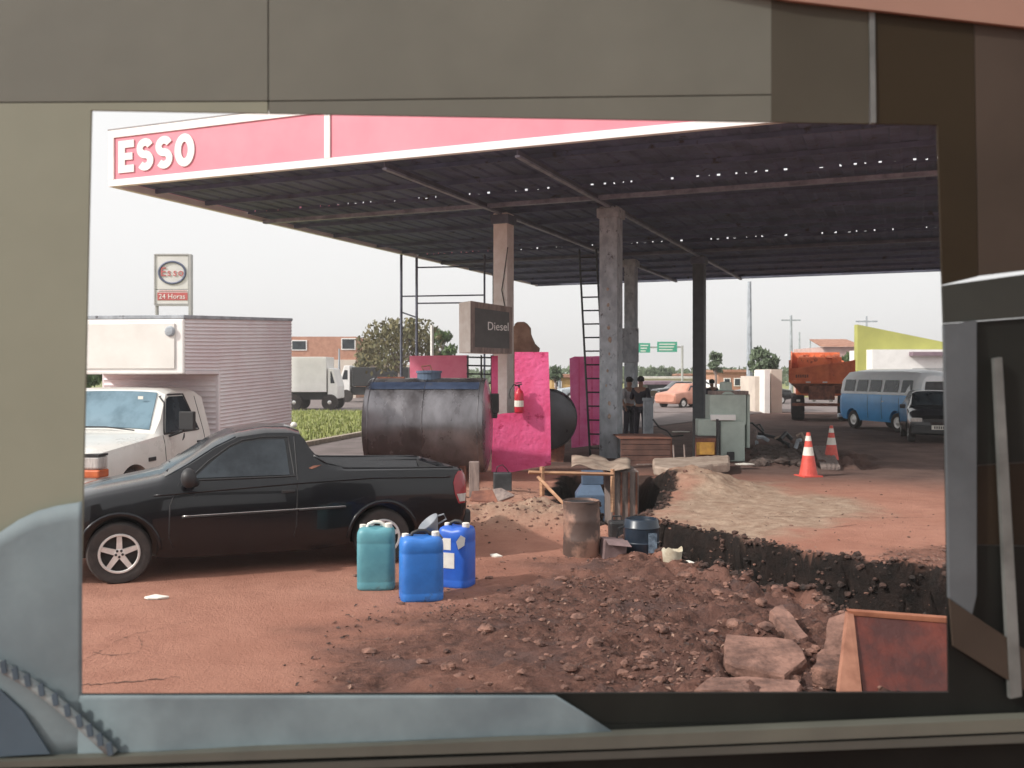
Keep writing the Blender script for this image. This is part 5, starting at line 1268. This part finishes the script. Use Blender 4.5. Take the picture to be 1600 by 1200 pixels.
slab('stone_wedge', 'flat stone flush with the bottom edge left of the split block', [G(1080, 1100), G(1250, 1110), G(1250, 1086), G(1110, 1078)], .01, .08, STONE, cat='stone')
# larger clods as individuals
spots = [(660, 1040), (797, 1028), (842, 1005), (905, 968), (700, 1048), (930, 1018), (1012, 1040), (1035, 1000), (958, 940), (1080, 958), (1120, 930), (1190, 955), (1150, 985), (1240, 935), (1070, 905), (1105, 1010), (995, 905), (890, 1060), (1180, 905), (760, 990), (1270, 960), (1000, 975), (1160, 940), (1060, 1060), (830, 940), (1215, 925)]
for i, (px, py) in enumerate(spots):
    x, y = base_xy(px, py); r = random.uniform(.03, .065); m0 = MB(); vs = []
    nn, mm_ = 12, 7
    for j in range(mm_+1):
        a = math.pi*j/mm_
        for k in range(nn):
            q = 2*math.pi*k/nn; rr = r*(1+.35*(float(vnoise(np.array([q*1.5+i*3.1]), np.array([a*2.2+i])))-.5)+random.uniform(-.06, .06)); vs.append((rr*1.25*math.sin(a)*math.cos(q), rr*math.sin(a)*math.sin(q), rr*.65*math.cos(a)))
    fs = [(j*nn+k, j*nn+(k+1) % nn, (j+1)*nn+(k+1) % nn, (j+1)*nn+k) for j in range(mm_) for k in range(nn)]
    t = m0.add(vs, fs).build('earth_clod', EARTH if i % 3 else STONE); t.location = (x, y, hz(x, y)+r*.2); t.rotation_euler = (0, 0, random.uniform(0, 6))
    tag(t, 'fist sized lump of broken earth lying in the rubble before the trench', 'clod', 'clods in the rubble')
# rusty red tray in the corner (barrow body)
ct = thing('rusty_tray', 'rusty red steel tray with a pale rim standing in the lower right corner', 'tray', (2.7, 5.7, 0))
dT = 6.05
rm = mat('red_rust_steel', (.15, .024, .012), (.05, .010, .008), 2.4, .65, bump=.6, bscale=14, spots=(3, .60, (.22, .055, .022)))
oc = [P(1330, 957, dT), P(1500, 970, dT-.1), P(1560, 1140, dT-.55), P(1352, 1100, dT-.45)]
MB().prism([oc[0], oc[1], oc[2], oc[3]], (0, .03, 0)).build('panel', rm, ct, world=True)
MB().prism([P(1326, 954, dT-.02), P(1500, 967, dT-.12), P(1500, 976, dT-.12), P(1330, 962, dT-.02)], (0, .06, .0)).build('rim', mat('rim_rust', (.34, .13, .07), (.22, .075, .04), 6, .8), ct, world=True, bevel=.004)
MB().prism([P(1325, 958, dT-.03), P(1334, 960, dT-.03), P(1350, 1110, dT-.52), P(1308, 1110, dT-.52)], (0, .05, 0)).build('side_flange', mat('flange_rust', (.34, .155, .10), (.22, .09, .055), 5, .8), ct, world=True)
MB().prism([P(1500, 970, dT-.06), P(1500, 970, dT+.7), P(1330, 962, dT+.7), P(1330, 962, dT)], (0, 0, -.03)).build('inner_floor', rm, ct, world=True)
MB().box(-.1, .5, .1, .6, -.1, .2, T(0, 0, 0)).build('base', rm, ct)

# ------------------------------------------------------------------ dispensers and pump island
dd = 21.0
gp = thing('grey_dispenser', 'grey green fuel dispenser casing standing among debris beyond the slab', 'dispenser', (P(1143, 0, dd).x, dd, 0))
def px_box(t, name, x0, x1, y0, y1, d_, th, m, off=0, bevel=.015):
    a = P(x0, y1, d_+off); b = P(x1, y0, d_+off)
    return MB().box(a.x, b.x, d_+off, d_+off+th, a.z, b.z).build(name, m, t, world=True, bevel=bevel)
px_box(gp, 'upper_casing', 1109, 1166, 617, 664, dd, .5, M_['gpump'])
px_box(gp, 'upper_casing', 1167, 1172, 616, 700, dd+.1, .4, M_['gpump'])
px_box(gp, 'middle_shelf', 1111, 1150, 648, 657, dd-.12, .11, M_['white'])
px_box(gp, 'lower_casing', 1126, 1164, 658, 721, dd-.05, .5, M_['gpump'])
px_box(gp, 'side_wing', 1091, 1125, 655, 681, dd-.06, .35, M_['gpump'])
px_box(gp, 'foot_bracket', 1136, 1148, 706, 719, dd-.09, .03, M_['black'])
px_box(gp, 'edge_strip', 1123.5, 1126, 655, 720, dd-.09, .03, M_['black'])
a = P(1138, 612, dd); MB().lathe([(.28, 0), (.24, .06), (.14, .10), (.135, .26), (.02, .28)], 14, T(a.x-gp.location.x, .25, a.z-.06)).build('cap', M_['gpump'], gp)
MB().box(-.42, .38, .02, .5, P(0, 617, dd).z+.002, P(0, 611, dd).z).build('top_plate', M_['gwood'], gp)
yb = thing('yellow_box', 'open cabinet frame with a yellow panel leaning left of the grey dispenser', 'cabinet', (P(1100, 0, 20.6).x, 20.6, 0))
px_box(yb, 'panel', 1088, 1117, 691, 711, 20.5, .03, M_['yellow'])
for xx in (1083, 1120): px_box(yb, 'frame_post', xx, xx+3, 655, 722, 20.45, .08, M_['black'], bevel=0)
px_box(yb, 'back_panel', 1087, 1120, 685, 720, 20.6, .3, M_['rust'])
# brown island box with planks
isl = thing('brick_island', 'low reddish brown boarded island at the foot of the grey column', 'island', (P(1000, 0, 20.5).x, 20.5, 0))
for k in range(5):
    y0 = 686+k*8.6; px_box(isl, 'plank', 970, 1048, y0, y0+8.0, 20.4+.01*(k % 2), .06, mat('island_brown', (.17, .085, .065), (.10, .05, .04), 4, .9, bump=.4) if k == 0 else isl.children[0].data.materials[0], bevel=.004)
px_box(isl, 'top_board', 968, 1050, 684.5, 685.6, 20.38, 1.5, M_['rust'], bevel=0)
px_box(isl, 'end_board', 1046, 1050, 686, 730, 20.5, 1.3, M_['rust'], bevel=0)
br = thing('low_rail', 'low pale rail frame standing left of the yellow panel', 'rail', (P(1060, 0, 19.5).x, 19.5, 0))
for xx in (1052, 1069): bar(br, 'post', P(xx, 695, 19.5), P(xx+2, 735, 19.5), .018, M_['gwood'])
bar(br, 'rail', P(995, 726, 19.3), P(1073, 725, 19.5), .015, M_['gwood']); bar(br, 'strut', P(1052, 727, 19.5), P(1075, 716, 19.6), .015, M_['wood'])
pb = thing('pump_post', 'grey weathered pump post beside the two standing men', 'pump', (P(1013, 0, 25).x, 25, 0))
px_box(pb, 'casing', 1007, 1021, 627, 686, 25, .3, M_['greyp']); px_box(pb, 'cap', 1006, 1022, 622, 627, 24.98, .34, M_['greyp'])
MB().tube([P(1020, 655, 24.9), P(1030, 668, 24.8), P(1042, 673, 24.7), P(1050, 682, 24.6), P(1068, 680, 24.5)], .022, 6).build('hose', M_['black'], pb, world=True, smooth=True)
litter('white_bag', 'crumpled white bag on the dark ground beside the grey dispenser', 1163, 733, [(-.2, 0), (-.14, -.1), (.02, -.12), (.18, -.08), (.2, .04), (.08, .1), (-.1, .1)], M_['paper'], .10)
litter('white_sheet_scrap', 'flat white scrap lying near the pump hose', 1064, 676, [(-.3, 0), (-.2, -.15), (.25, -.1), (.3, .1), (-.1, .2)], M_['paper'], .03)
# planks and debris between dispenser and cones
pd = thing('debris_planks', 'grey planks lying as a ramp beside the traffic cones', 'planks', (P(1290, 0, 21).x, 21, 0))
for k in range(4):
    x0 = 1270+k*7; MB().prism([P(x0, 700, 23.6), P(x0+6, 699, 23.6), P(x0+22, 733, 19.4), P(x0+14, 735, 19.4)], (0, 0, .05)).build('plank', M_['gwood'], pd, world=True)
dp2 = thing('scrap_pile', 'heap of bent pipes and scrap beyond the grey dispenser', 'scrap', (P(1215, 0, 24).x, 24, 0))
for k in range(11):
    x0 = random.uniform(1180, 1245); y0 = random.uniform(672, 705); a = P(x0, y0, 23.5); b = a+Vector((random.uniform(-.8, .9), random.uniform(-.5, .5), random.uniform(-.15, .3)))
    MB().tube([a, (a+b)/2+Vector((0, 0, random.uniform(0, .15))), b], random.choice([.025, .04, .05]), 6).build('pipe', random.choice([M_['gwood'], M_['black'], M_['greyp'], M_['conc']]), dp2, world=True)
mb = MB()
for k in range(220): 
    a = P(random.uniform(1178, 1262), random.uniform(680, 735), random.uniform(20, 25)); a.z = max(0, hz(a.x, a.y)); lump(mb, a.x, a.y, a.z+.03, random.uniform(.05, .2))
tag(mb.build('dark_rubble', mat('dark_rubble', (.11, .08, .07), (.05, .035, .03), 4, .95, bump=.5), None), 'dark broken rubble heaped between the dispenser and the cones', 'rubble', kind='stuff')
# traffic cones
def cone(label, px, py, h, r, first=None):
    x, y = base_xy(px, py)
    t = thing('traffic_cone', label, 'cone', (x, y, hz(x, y)-.01), random.uniform(0, 3), 'traffic cones by the planks')
    oc_ = mat('cone_red', (.70, .10, .075), (.55, .07, .05), 8, .5) if 'cone' not in M_ else M_['cone']; M_['cone'] = oc_
    MB().box(-r*1.15, r*1.15, -r*1.15, r*1.15, 0, .035).build('base', oc_, t, bevel=.008)
    def rr(f): return r*(1-.80*f)
    for f0, f1, m in ((.0, .46, oc_), (.462, .66, M_['paper']), (.662, .80, oc_), (.802, .92, M_['paper']), (.922, 1.0, oc_)):
        MB().lathe([(rr(f0), .035+f0*h), (rr(f1), .035+f1*h), (.01, .035+f1*h+.001)], 20).build('band' if m is M_['paper'] else 'cone_body', m, t, smooth=False)
    return t
cone('nearer red and white traffic cone standing at the dark ground edge', 1263, 744, .80, .17)
cone('farther red and white traffic cone beside the grey planks', 1299, 717, .80, .17)

# ------------------------------------------------------------------ people
def skin_mesh(name, pts, edges, rad, m, parent, sub=2):
    me = bpy.data.meshes.new(name); me.from_pydata(pts, edges, []); o = bpy.data.objects.new(name, me); C.objects.link(o)
    o.modifiers.new('skin', 'SKIN'); 
    for i, r_ in enumerate(rad): me.skin_vertices[0].data[i].radius = (r_, r_) if not isinstance(r_, tuple) else r_
    me.skin_vertices[0].data[0].use_root = True
    q = o.modifiers.new('sub', 'SUBSURF'); q.levels = 1; q.render_levels = 1
    dg = bpy.context.evaluated_depsgraph_get(); m2_ = bpy.data.meshes.new_from_object(o.evaluated_get(dg)); o.modifiers.clear(); o.data = m2_
    m2_.materials.clear(); m2_.materials.append(m)
    for p in m2_.polygons: p.use_smooth = True
    o.parent = parent; return o
def person(label, px, dd, rz, shirt, trousers, lean=0, arm='down', h=1.72):
    x = P(px, 0, dd).x; t = thing('person', label, 'person', (x, dd, 0), rz, None); k = h/1.72
    def v(a, b, c): return (a*k, (b-lean*max(0, c-.9))*k, c*k)
    armL = [v(-.19, 0, 1.40), v(-.25, .02, 1.14), v(-.24, -.10 if arm == 'down' else -.22, .92 if arm == 'down' else 1.12)]
    armR = [v(.19, 0, 1.40), v(.26, .02, 1.14), v(.22, -.14, .94 if arm == 'down' else 1.20)]
    pts = [v(0, 0, .95), v(0, 0, 1.12), v(0, 0, 1.38), v(0, 0, 1.47), v(0, -.01, 1.53), v(0, -.02, 1.64)]+armL+armR+[v(-.09, 0, .90), v(-.11, 0, .50), v(-.11, .02, .08), v(-.12, -.14, .04), v(.09, 0, .90), v(.11, 0, .50), v(.12, .02, .08), v(.13, -.14, .04)]
    ed = [(0,1),(1,2),(2,3),(3,4),(4,5),(2,6),(6,7),(7,8),(2,9),(9,10),(10,11),(0,12),(12,13),(13,14),(14,15),(0,16),(16,17),(17,18),(18,19)]
    rad = [.125, .12, .13, .055, .075, .085, .055, .042, .036, .055, .042, .036, .085, .06, .045, .035, .085, .06, .045, .035]
    b = skin_mesh('body', pts, ed, rad, M_['skin'], t)
    skin_mesh('shirt', [pts[0], pts[1], pts[2], pts[6], pts[7], pts[9], pts[10]], [(0,1),(1,2),(2,3),(3,4),(2,5),(5,6)], [(.16, .13), (.155, .13), (.165, .13), .075, .062, .075, .062], shirt, t)
    skin_mesh('trousers', [v(0, 0, .97), pts[12], pts[13], v(-.11, .02, .12), pts[16], pts[17], v(.12, .02, .12)], [(0,1),(1,2),(2,3),(0,4),(4,5),(5,6)], [(.15, .125), .105, .08, .065, .105, .08, .065], trousers, t)
    hc = pts[5]
    MB().lathe([(.092, -.03), (.102, .03), (.09, .08), (.05, .112), (.01, .12)], 14, T(hc[0], hc[1]+.015, hc[2])).build('hair', M_['hair'], t, smooth=True)
    for s in (-1, 1):
        MB().lathe([(.001, -.05), (.03, -.03), (.036, .03), (.02, .06), (.001, .07)], 8, T(pts[8][0] if s < 0 else pts[11][0], (pts[8][1] if s < 0 else pts[11][1])-.02, (pts[8][2] if s < 0 else pts[11][2])-.05)).build('hand', M_['skin'], t, smooth=True)
    return t
person('man in a dark shirt and dark trousers standing right of the peeling column', 1001, 26.2, R(150), M_['dcloth'], M_['dcloth'], 0, 'up', 1.82)
person('man in a grey shirt half hidden behind the peeling grey column', 983, 26.8, R(40), M_['lcloth'], M_['dcloth'], .0, 'down', 1.80)
person('man in dark clothes half hidden behind the slim slate column', 1114, 33.5, R(200), M_['dcloth'], M_['dcloth'], .1, 'down', 1.68)

# ------------------------------------------------------------------ signs
tp_ = 46.0
tt = thing('totem_sign', 'tall white roadside sign with an oval Esso emblem and a red 24 Horas strip', 'sign', (P(270, 0, tp_).x, tp_, 0))
tw = mat('totem_white', (.70, .70, .69), (.62, .62, .61), 1, .5); tg = mat('totem_grey', (.42, .42, .42), (.36, .36, .36), 2, .5)
px_box(tt, 'panel', 243, 294, 399, 452, tp_, .3, tw); px_box(tt, 'panel', 243, 294, 453, 475, tp_, .3, tw)
for q in ((240.5, 242.6, 397, 477), (294.4, 298, 397, 500), (242.8, 294.2, 396.5, 398.5), (242.8, 294.2, 475.5, 477.5)): px_box(tt, 'frame', *q, tp_-.04, .34, tg, bevel=0)
ec = P(269, 426, tp_-.02)
navy = mat('emblem_blue', (.10, .12, .20), (.08, .10, .17), 3, .5); ered = mat('emblem_red', (.55, .12, .12), (.45, .09, .09), 3, .5)
rx_, rz_ = 20.5/F*tp_, 17/F*tp_
MB().tube([(ec.x+rx_*math.cos(q), ec.y, ec.z+rz_*math.sin(q)) for q in [2*math.pi*k/48 for k in range(48)]], .055, 6, closed=True).build('emblem_ring', navy, tt, world=True, smooth=True)
for k, ch in enumerate('Esso'): text(ch, 'lettering', ered, tt, frame_M((ec.x-.42+.28*k, ec.y-.015, ec.z+(.02 if k == 0 else 0)), (1, 0, 0), (0, 0, 1)), size=.52 if k else .60, ext=.01, off=0)
px_box(tt, 'red_line', 248, 292, 454, 455, tp_-.02, .015, ered, bevel=0)
px_box(tt, 'red_band', 246, 293, 457, 469, tp_-.02, .015, ered, bevel=0)
text('24 Horas', 'lettering', M_['letterw'], tt, frame_M((P(269, 0, tp_).x, tp_-.03, P(0, 463.5, tp_).z), (1, 0, 0), (0, 0, 1)), size=.34, ext=.005, off=0)
MB().tube([P(297, 500, tp_+.1), (P(297, 0, tp_).x, tp_+.1, 0)], .12, 10).build('pole', tg, tt, world=True)
MB().tube([P(245, 478, tp_+.1), (P(245, 0, tp_).x, tp_+.1, 0)], .09, 10).build('pole', tg, tt, world=True)
gs = thing('road_sign_gantry', 'pair of green road signs on a gantry far behind the station', 'sign', (P(1030, 0, 95).x, 95, 0))
for x0, x1, y0, y1 in ((998, 1016, 536, 551), (1027, 1058, 534, 550)):
    px_box(gs, 'sign_panel', x0, x1, y0, y1, 95, .1, M_['sgreen'], bevel=0)
    for k in range(3): px_box(gs, 'lettering', x0+3, x1-3-k*2, y0+3+k*4.3, y0+4.6+k*4.3, 94.97, .02, M_['letterw'], bevel=0)
MB().tube([P(992, 543, 95.2), P(1066, 542, 95.2)], .09, 6).build('gantry_beam', tg, gs, world=True)
for xx in (992, 1066): MB().tube([P(xx, 540, 95.2), (P(xx, 0, 95.2).x, 95.2, 0)], .12, 6).build('gantry_post', tg, gs, world=True)

# ------------------------------------------------------------------ background buildings
def building(name, label, x0, x1, ytop, d_, depth, m, wins=(), roofm=None, cat='building', ybase=None, rz=0, grp=None, roof_oh=.3, slope=None):
    a = P(x0, ytop, d_); b = P(x1, ytop, d_); t = thing(name, label, cat, ((a.x+b.x)/2, d_, 0), rz, grp); w = (b.x-a.x)/2
    if slope is not None:
        zr = P(0, slope, d_).z
        MB().prism([(-w, 0, -.2), (w, 0, -.2), (w, 0, zr), (-w, 0, a.z)], (0, depth, 0)).build('wall', m, t)
    else: MB().box(-w, w, 0, depth, -.2, a.z).build('wall', m, t)
    if roofm: MB().box(-w-roof_oh, w+roof_oh, -roof_oh, depth, a.z, a.z+.25).build('roof', roofm, t, bevel=.03)
    for (wx0, wx1, wy0, wy1) in wins:
        p0 = P(wx0, wy1, d_); p1 = P(wx1, wy0, d_); cx_ = t.location.x
        fr_ = MB().box(p0.x-cx_-.08, p1.x-cx_+.08, -.06, -.002, p0.z-.08, p1.z+.08).build('window', M_['white'], t)
        MB().box(p0.x-cx_, p1.x-cx_, -.075, -.061, p0.z, p1.z).build('pane', M_['glass'], fr_)
    return t
brick = mat('orange_brick', (.50, .27, .19), (.40, .20, .14), 3, .9, bump=.3); cream = mat('cream_render', (.66, .58, .50), (.56, .48, .42), 1, .9)
rooft = mat('terracotta_roof', (.42, .22, .15), (.28, .13, .09), 4, .9); lime = mat('lime_wall', (.42, .42, .12), (.35, .35, .10), .6, .85); purple = mat('purple_roof', (.24, .17, .20), (.18, .12, .15), 2, .8)
b1_ = building('brick_building', 'orange brick building with square windows behind the white lorry', 440, 556, 526, 72, 12, brick, ((457, 478, 533, 546), (535, 554, 530, 545)), None)
MB().box(-2.9, 2.8, -.15, -.002, P(0, 562, 72).z-3, P(0, 562, 72).z).build('lower_wall', cream, b1_)
building('white_wall_block', 'pale wall stretching behind the lorry and the tree', 300, 640, 570, 80, 6, cream, cat='wall')
building('lime_building', 'building with a sloping lime green parapet at far right', 1340, 1600, 507, 60, .6, lime, slope=560, cat='building')
b3_ = building('white_shop', 'white shop front below the lime parapet', 1363, 1600, 546, 59, 4, M_['white'], (), None)
MB().box(-2.4, 6, -.6, -.002, P(0, 556, 59).z, P(0, 550, 59).z).build('awning', purple, b3_)
MB().box(-2.2, 6, -.05, -.002, .2, P(0, 575, 59).z).build('shutter', mat('grey_shutter', (.5, .5, .5), (.4, .4, .4), 2, .6), b3_)
b4_ = building('pink_house', 'pink tiled house roof left of the lime building', 1287, 1342, 542, 75, 8, mat('pink_render', (.55, .38, .36), (.45, .30, .28), 2, .9), (), None)
MB().prism([(-1.7, -.3, P(0, 542, 75).z), (1.7, -.3, P(0, 542, 75).z), (1.5, 3, P(0, 530, 75).z), (-1.5, 3, P(0, 530, 75).z)], (0, .3, .12)).build('roof', rooft, b4_)
building('white_gatehouse', 'narrow bright white wall end left of the dump truck', 1195, 1203, 578, 46, 2, M_['white'], cat='wall')
building('white_gatehouse', 'wider whitish wall block touching the dump truck', 1205, 1222, 577, 46.5, 3, cream, cat='wall')
building('white_gatehouse', 'dim whitish wall block behind the white wall end', 1180, 1194, 588, 47, 3, cream, cat='wall')
building('terracotta_house', 'low orange house far behind the grey green dispenser', 1122, 1170, 582, 85, 6, brick, ((1132, 1140, 592, 602), (1148, 1156, 592, 602)), rooft)
building('low_warehouse', 'long low white warehouse roof far behind the standing men', 1000, 1090, 592, 110, 10, cream, ((1010, 1020, 600, 608), (1062, 1074, 600, 608)), mat('pale_roof', (.62, .58, .56), None, 2, .8))
building('terracotta_house', 'small brown roofed house left of the slate column far away', 1060, 1098, 587, 120, 8, brick, (), rooft)
building('low_warehouse', 'dark low shed between the two men and the salmon car', 1012, 1060, 601, 70, 5, M_['trim'], (), purple)
building('yellow_shed', 'small yellow shed seen between the second tank and the magenta sheet', 862, 895, 590, 70, 4, mat('ochre_wall', (.55, .36, .14), (.42, .26, .1), 2, .9), ((868, 876, 597, 604),), rooft)
# poles
def pole(label, px, ytop, dd, r, arms=0):
    t = thing('utility_pole', label, 'pole', (P(px, 0, dd).x, dd, 0), 0, 'utility poles'); z = P(0, ytop, dd).z
    MB().tube([(0, 0, 0), (0, 0, z)], [r*1.3, r*.7], 8).build('shaft', M_['greyp'], t)
    if arms: MB().box(-.9, .9, -.06, .06, z-.5, z-.38).build('cross_arm', M_['greyp'], t)
    return t
pole('tall thick utility pole right of the slate column', 1171, 440, 62, .17)
pole('distant utility pole above the orange dump truck', 1236, 493, 90, .15, 1)
pole('short distant pole, second above the dump truck', 1249, 519, 110, .13)
pole('short distant pole, third above the dump truck', 1266, 531, 120, .13)
pole('thin pole standing behind the lime parapet', 1354, 494, 80, .10, 1)
pole('thin pole beside the pale bushes right of the second tank', 874, 572, 70, .12)
pole('slim lamp pole rising beside the brick building', 530, 545, 66, .08)

# ------------------------------------------------------------------ trees
def tree(name, label, px, dd, ytop, wpx, leafc, n=900, leaf=.16, trunk_y=None, grp='trees beyond the station', dens=1.0, nb=9, ybot=None):
    x = P(px, 0, dd).x; Hh = P(0, ytop, dd).z; Wd = wpx/F*dd/2
    t = thing(name, label, 'tree', (x, dd, 0), 0, grp)
    zb = Hh*.30 if ybot is None else P(0, ybot, dd).z
    tk = MB(); tk.tube([(0, 0, -.1), (.05*Wd, 0, zb), (-.03*Wd, .1, Hh*.7)], [Hh*.035, Hh*.026, Hh*.008], 8)
    cl = []
    for k in range(nb):
        a = 6.283*k/nb+random.uniform(-.3, .3); e = random.uniform(.25, 1.0); rr = Wd*random.uniform(.45, .85)*(1-.35*e)
        p_ = Vector((rr*math.cos(a), rr*.8*math.sin(a), zb+(Hh-zb)*e*.86)); s0 = Vector((0, 0, zb*.9+(Hh-zb)*e*.25))
        tk.tube([s0, s0.lerp(p_, .55)+Vector((0, 0, .1)), p_], [Hh*.014, Hh*.009, Hh*.003], 5); cl.append((p_, Wd*random.uniform(.26, .48)))
    cl.append((Vector((0, 0, Hh*.86)), Wd*.35))
    tk.build('trunk', M_['gwood'], t)
    mb = MB()
    for k in range(n):
        c, r = random.choice(cl); 
        d3 = Vector((random.gauss(0, 1), random.gauss(0, 1), random.gauss(0, .75))).normalized()*r*random.random()**.45
        q = c+d3; q.z = min(q.z, Hh); s = leaf*random.uniform(.5, 1.3)
        e = Euler((random.uniform(0, 6), random.uniform(0, 6), random.uniform(0, 6))).to_matrix()
        vs = [q+e @ Vector(v_)*s for v_ in ((-1, 0, 0), (0, -.5, .1), (1, 0, 0), (0, .5, -.1))]
        mb.add(vs, [(0, 1, 2, 3)])
    mb.build('crown', leafc, t); return t
lf1 = mat('olive_brown_leaves', (.20, .17, .085), (.10, .10, .045), .9, .8); lf2 = mat('green_leaves', (.11, .17, .06), (.05, .09, .03), .8, .8); lf3 = mat('dull_green_leaves', (.13, .17, .10), (.07, .10, .055), .7, .8)
tree('broad_tree', 'broad sparse brownish green tree behind the steel mast frame', 622, 56, 500, 150, lf1, 2600, .15, nb=16, ybot=580)
tree('small_tree', 'small green tree right of the white pole', 688, 60, 512, 60, lf2, 900, .17, ybot=575)
tree('small_tree', 'dark green bush seen under the overhang of the box truck', 140, 40, 582, 46, lf2, 900, .15, ybot=610)
tree('small_tree', 'dull green tree between the tall pole and the white wall block', 1196, 60, 541, 54, lf3, 1100, .18, ybot=590)
tree('small_tree', 'low green tree just right of the slate column', 1118, 75, 548, 30, lf3, 500, .2, ybot=590)
tree('small_tree', 'green tree peeping over the dump truck beside the pink house', 1335, 66, 552, 60, lf2, 900, .2, ybot=585)
tree('small_tree', 'faint tree over the warehouse roof far away', 1030, 118, 573, 50, lf3, 400, .3, ybot=592)
tree('small_tree', 'pale tree seen between the tall magenta board and the second tank', 868, 62, 570, 26, lf3, 400, .18, ybot=600)
tree('small_tree', 'low bush row behind the brick building corner', 575, 70, 540, 60, lf1, 700, .2, ybot=585)
mb = MB()
for k in range(16000):
    x = random.uniform(-160, 190); y = random.uniform(135, 175); hh = 1.5+2.2*float(vnoise(np.array([x*.08]), np.array([y*.02]))); z = hh*random.random()**.6
    e = Euler((random.uniform(0, 6), random.uniform(0, 6), 0)).to_matrix(); s = random.uniform(.25, .6)
    q = Vector((x, y, z)); mb.add([q+e @ Vector(v_)*s for v_ in ((-1, 0, 0), (0, -.6, .1), (1, 0, 0), (0, .6, -.1))], [(0, 1, 2, 3)])
tag(mb.build('far_treeline', lf3), 'low far off line of trees along the horizon', 'trees', kind='stuff')

# ------------------------------------------------------------------ haze
hm = bpy.data.materials.new('haze_air'); hm.use_nodes = True; n_ = hm.node_tree.nodes; n_.remove(n_['Principled BSDF'])
pv = n_.new('ShaderNodeVolumePrincipled'); pv.inputs['Color'].default_value = (.96, .95, .95, 1); pv.inputs['Density'].default_value = .0011; pv.inputs['Anisotropy'].default_value = .2
hm.node_tree.links.new(pv.outputs[0], n_['Material Output'].inputs['Volume'])
tag(MB().box(-320, 420, -30, 700, -2.2, 22).build('haze', hm), 'pale haze in the air over the whole place', 'haze', kind='stuff')
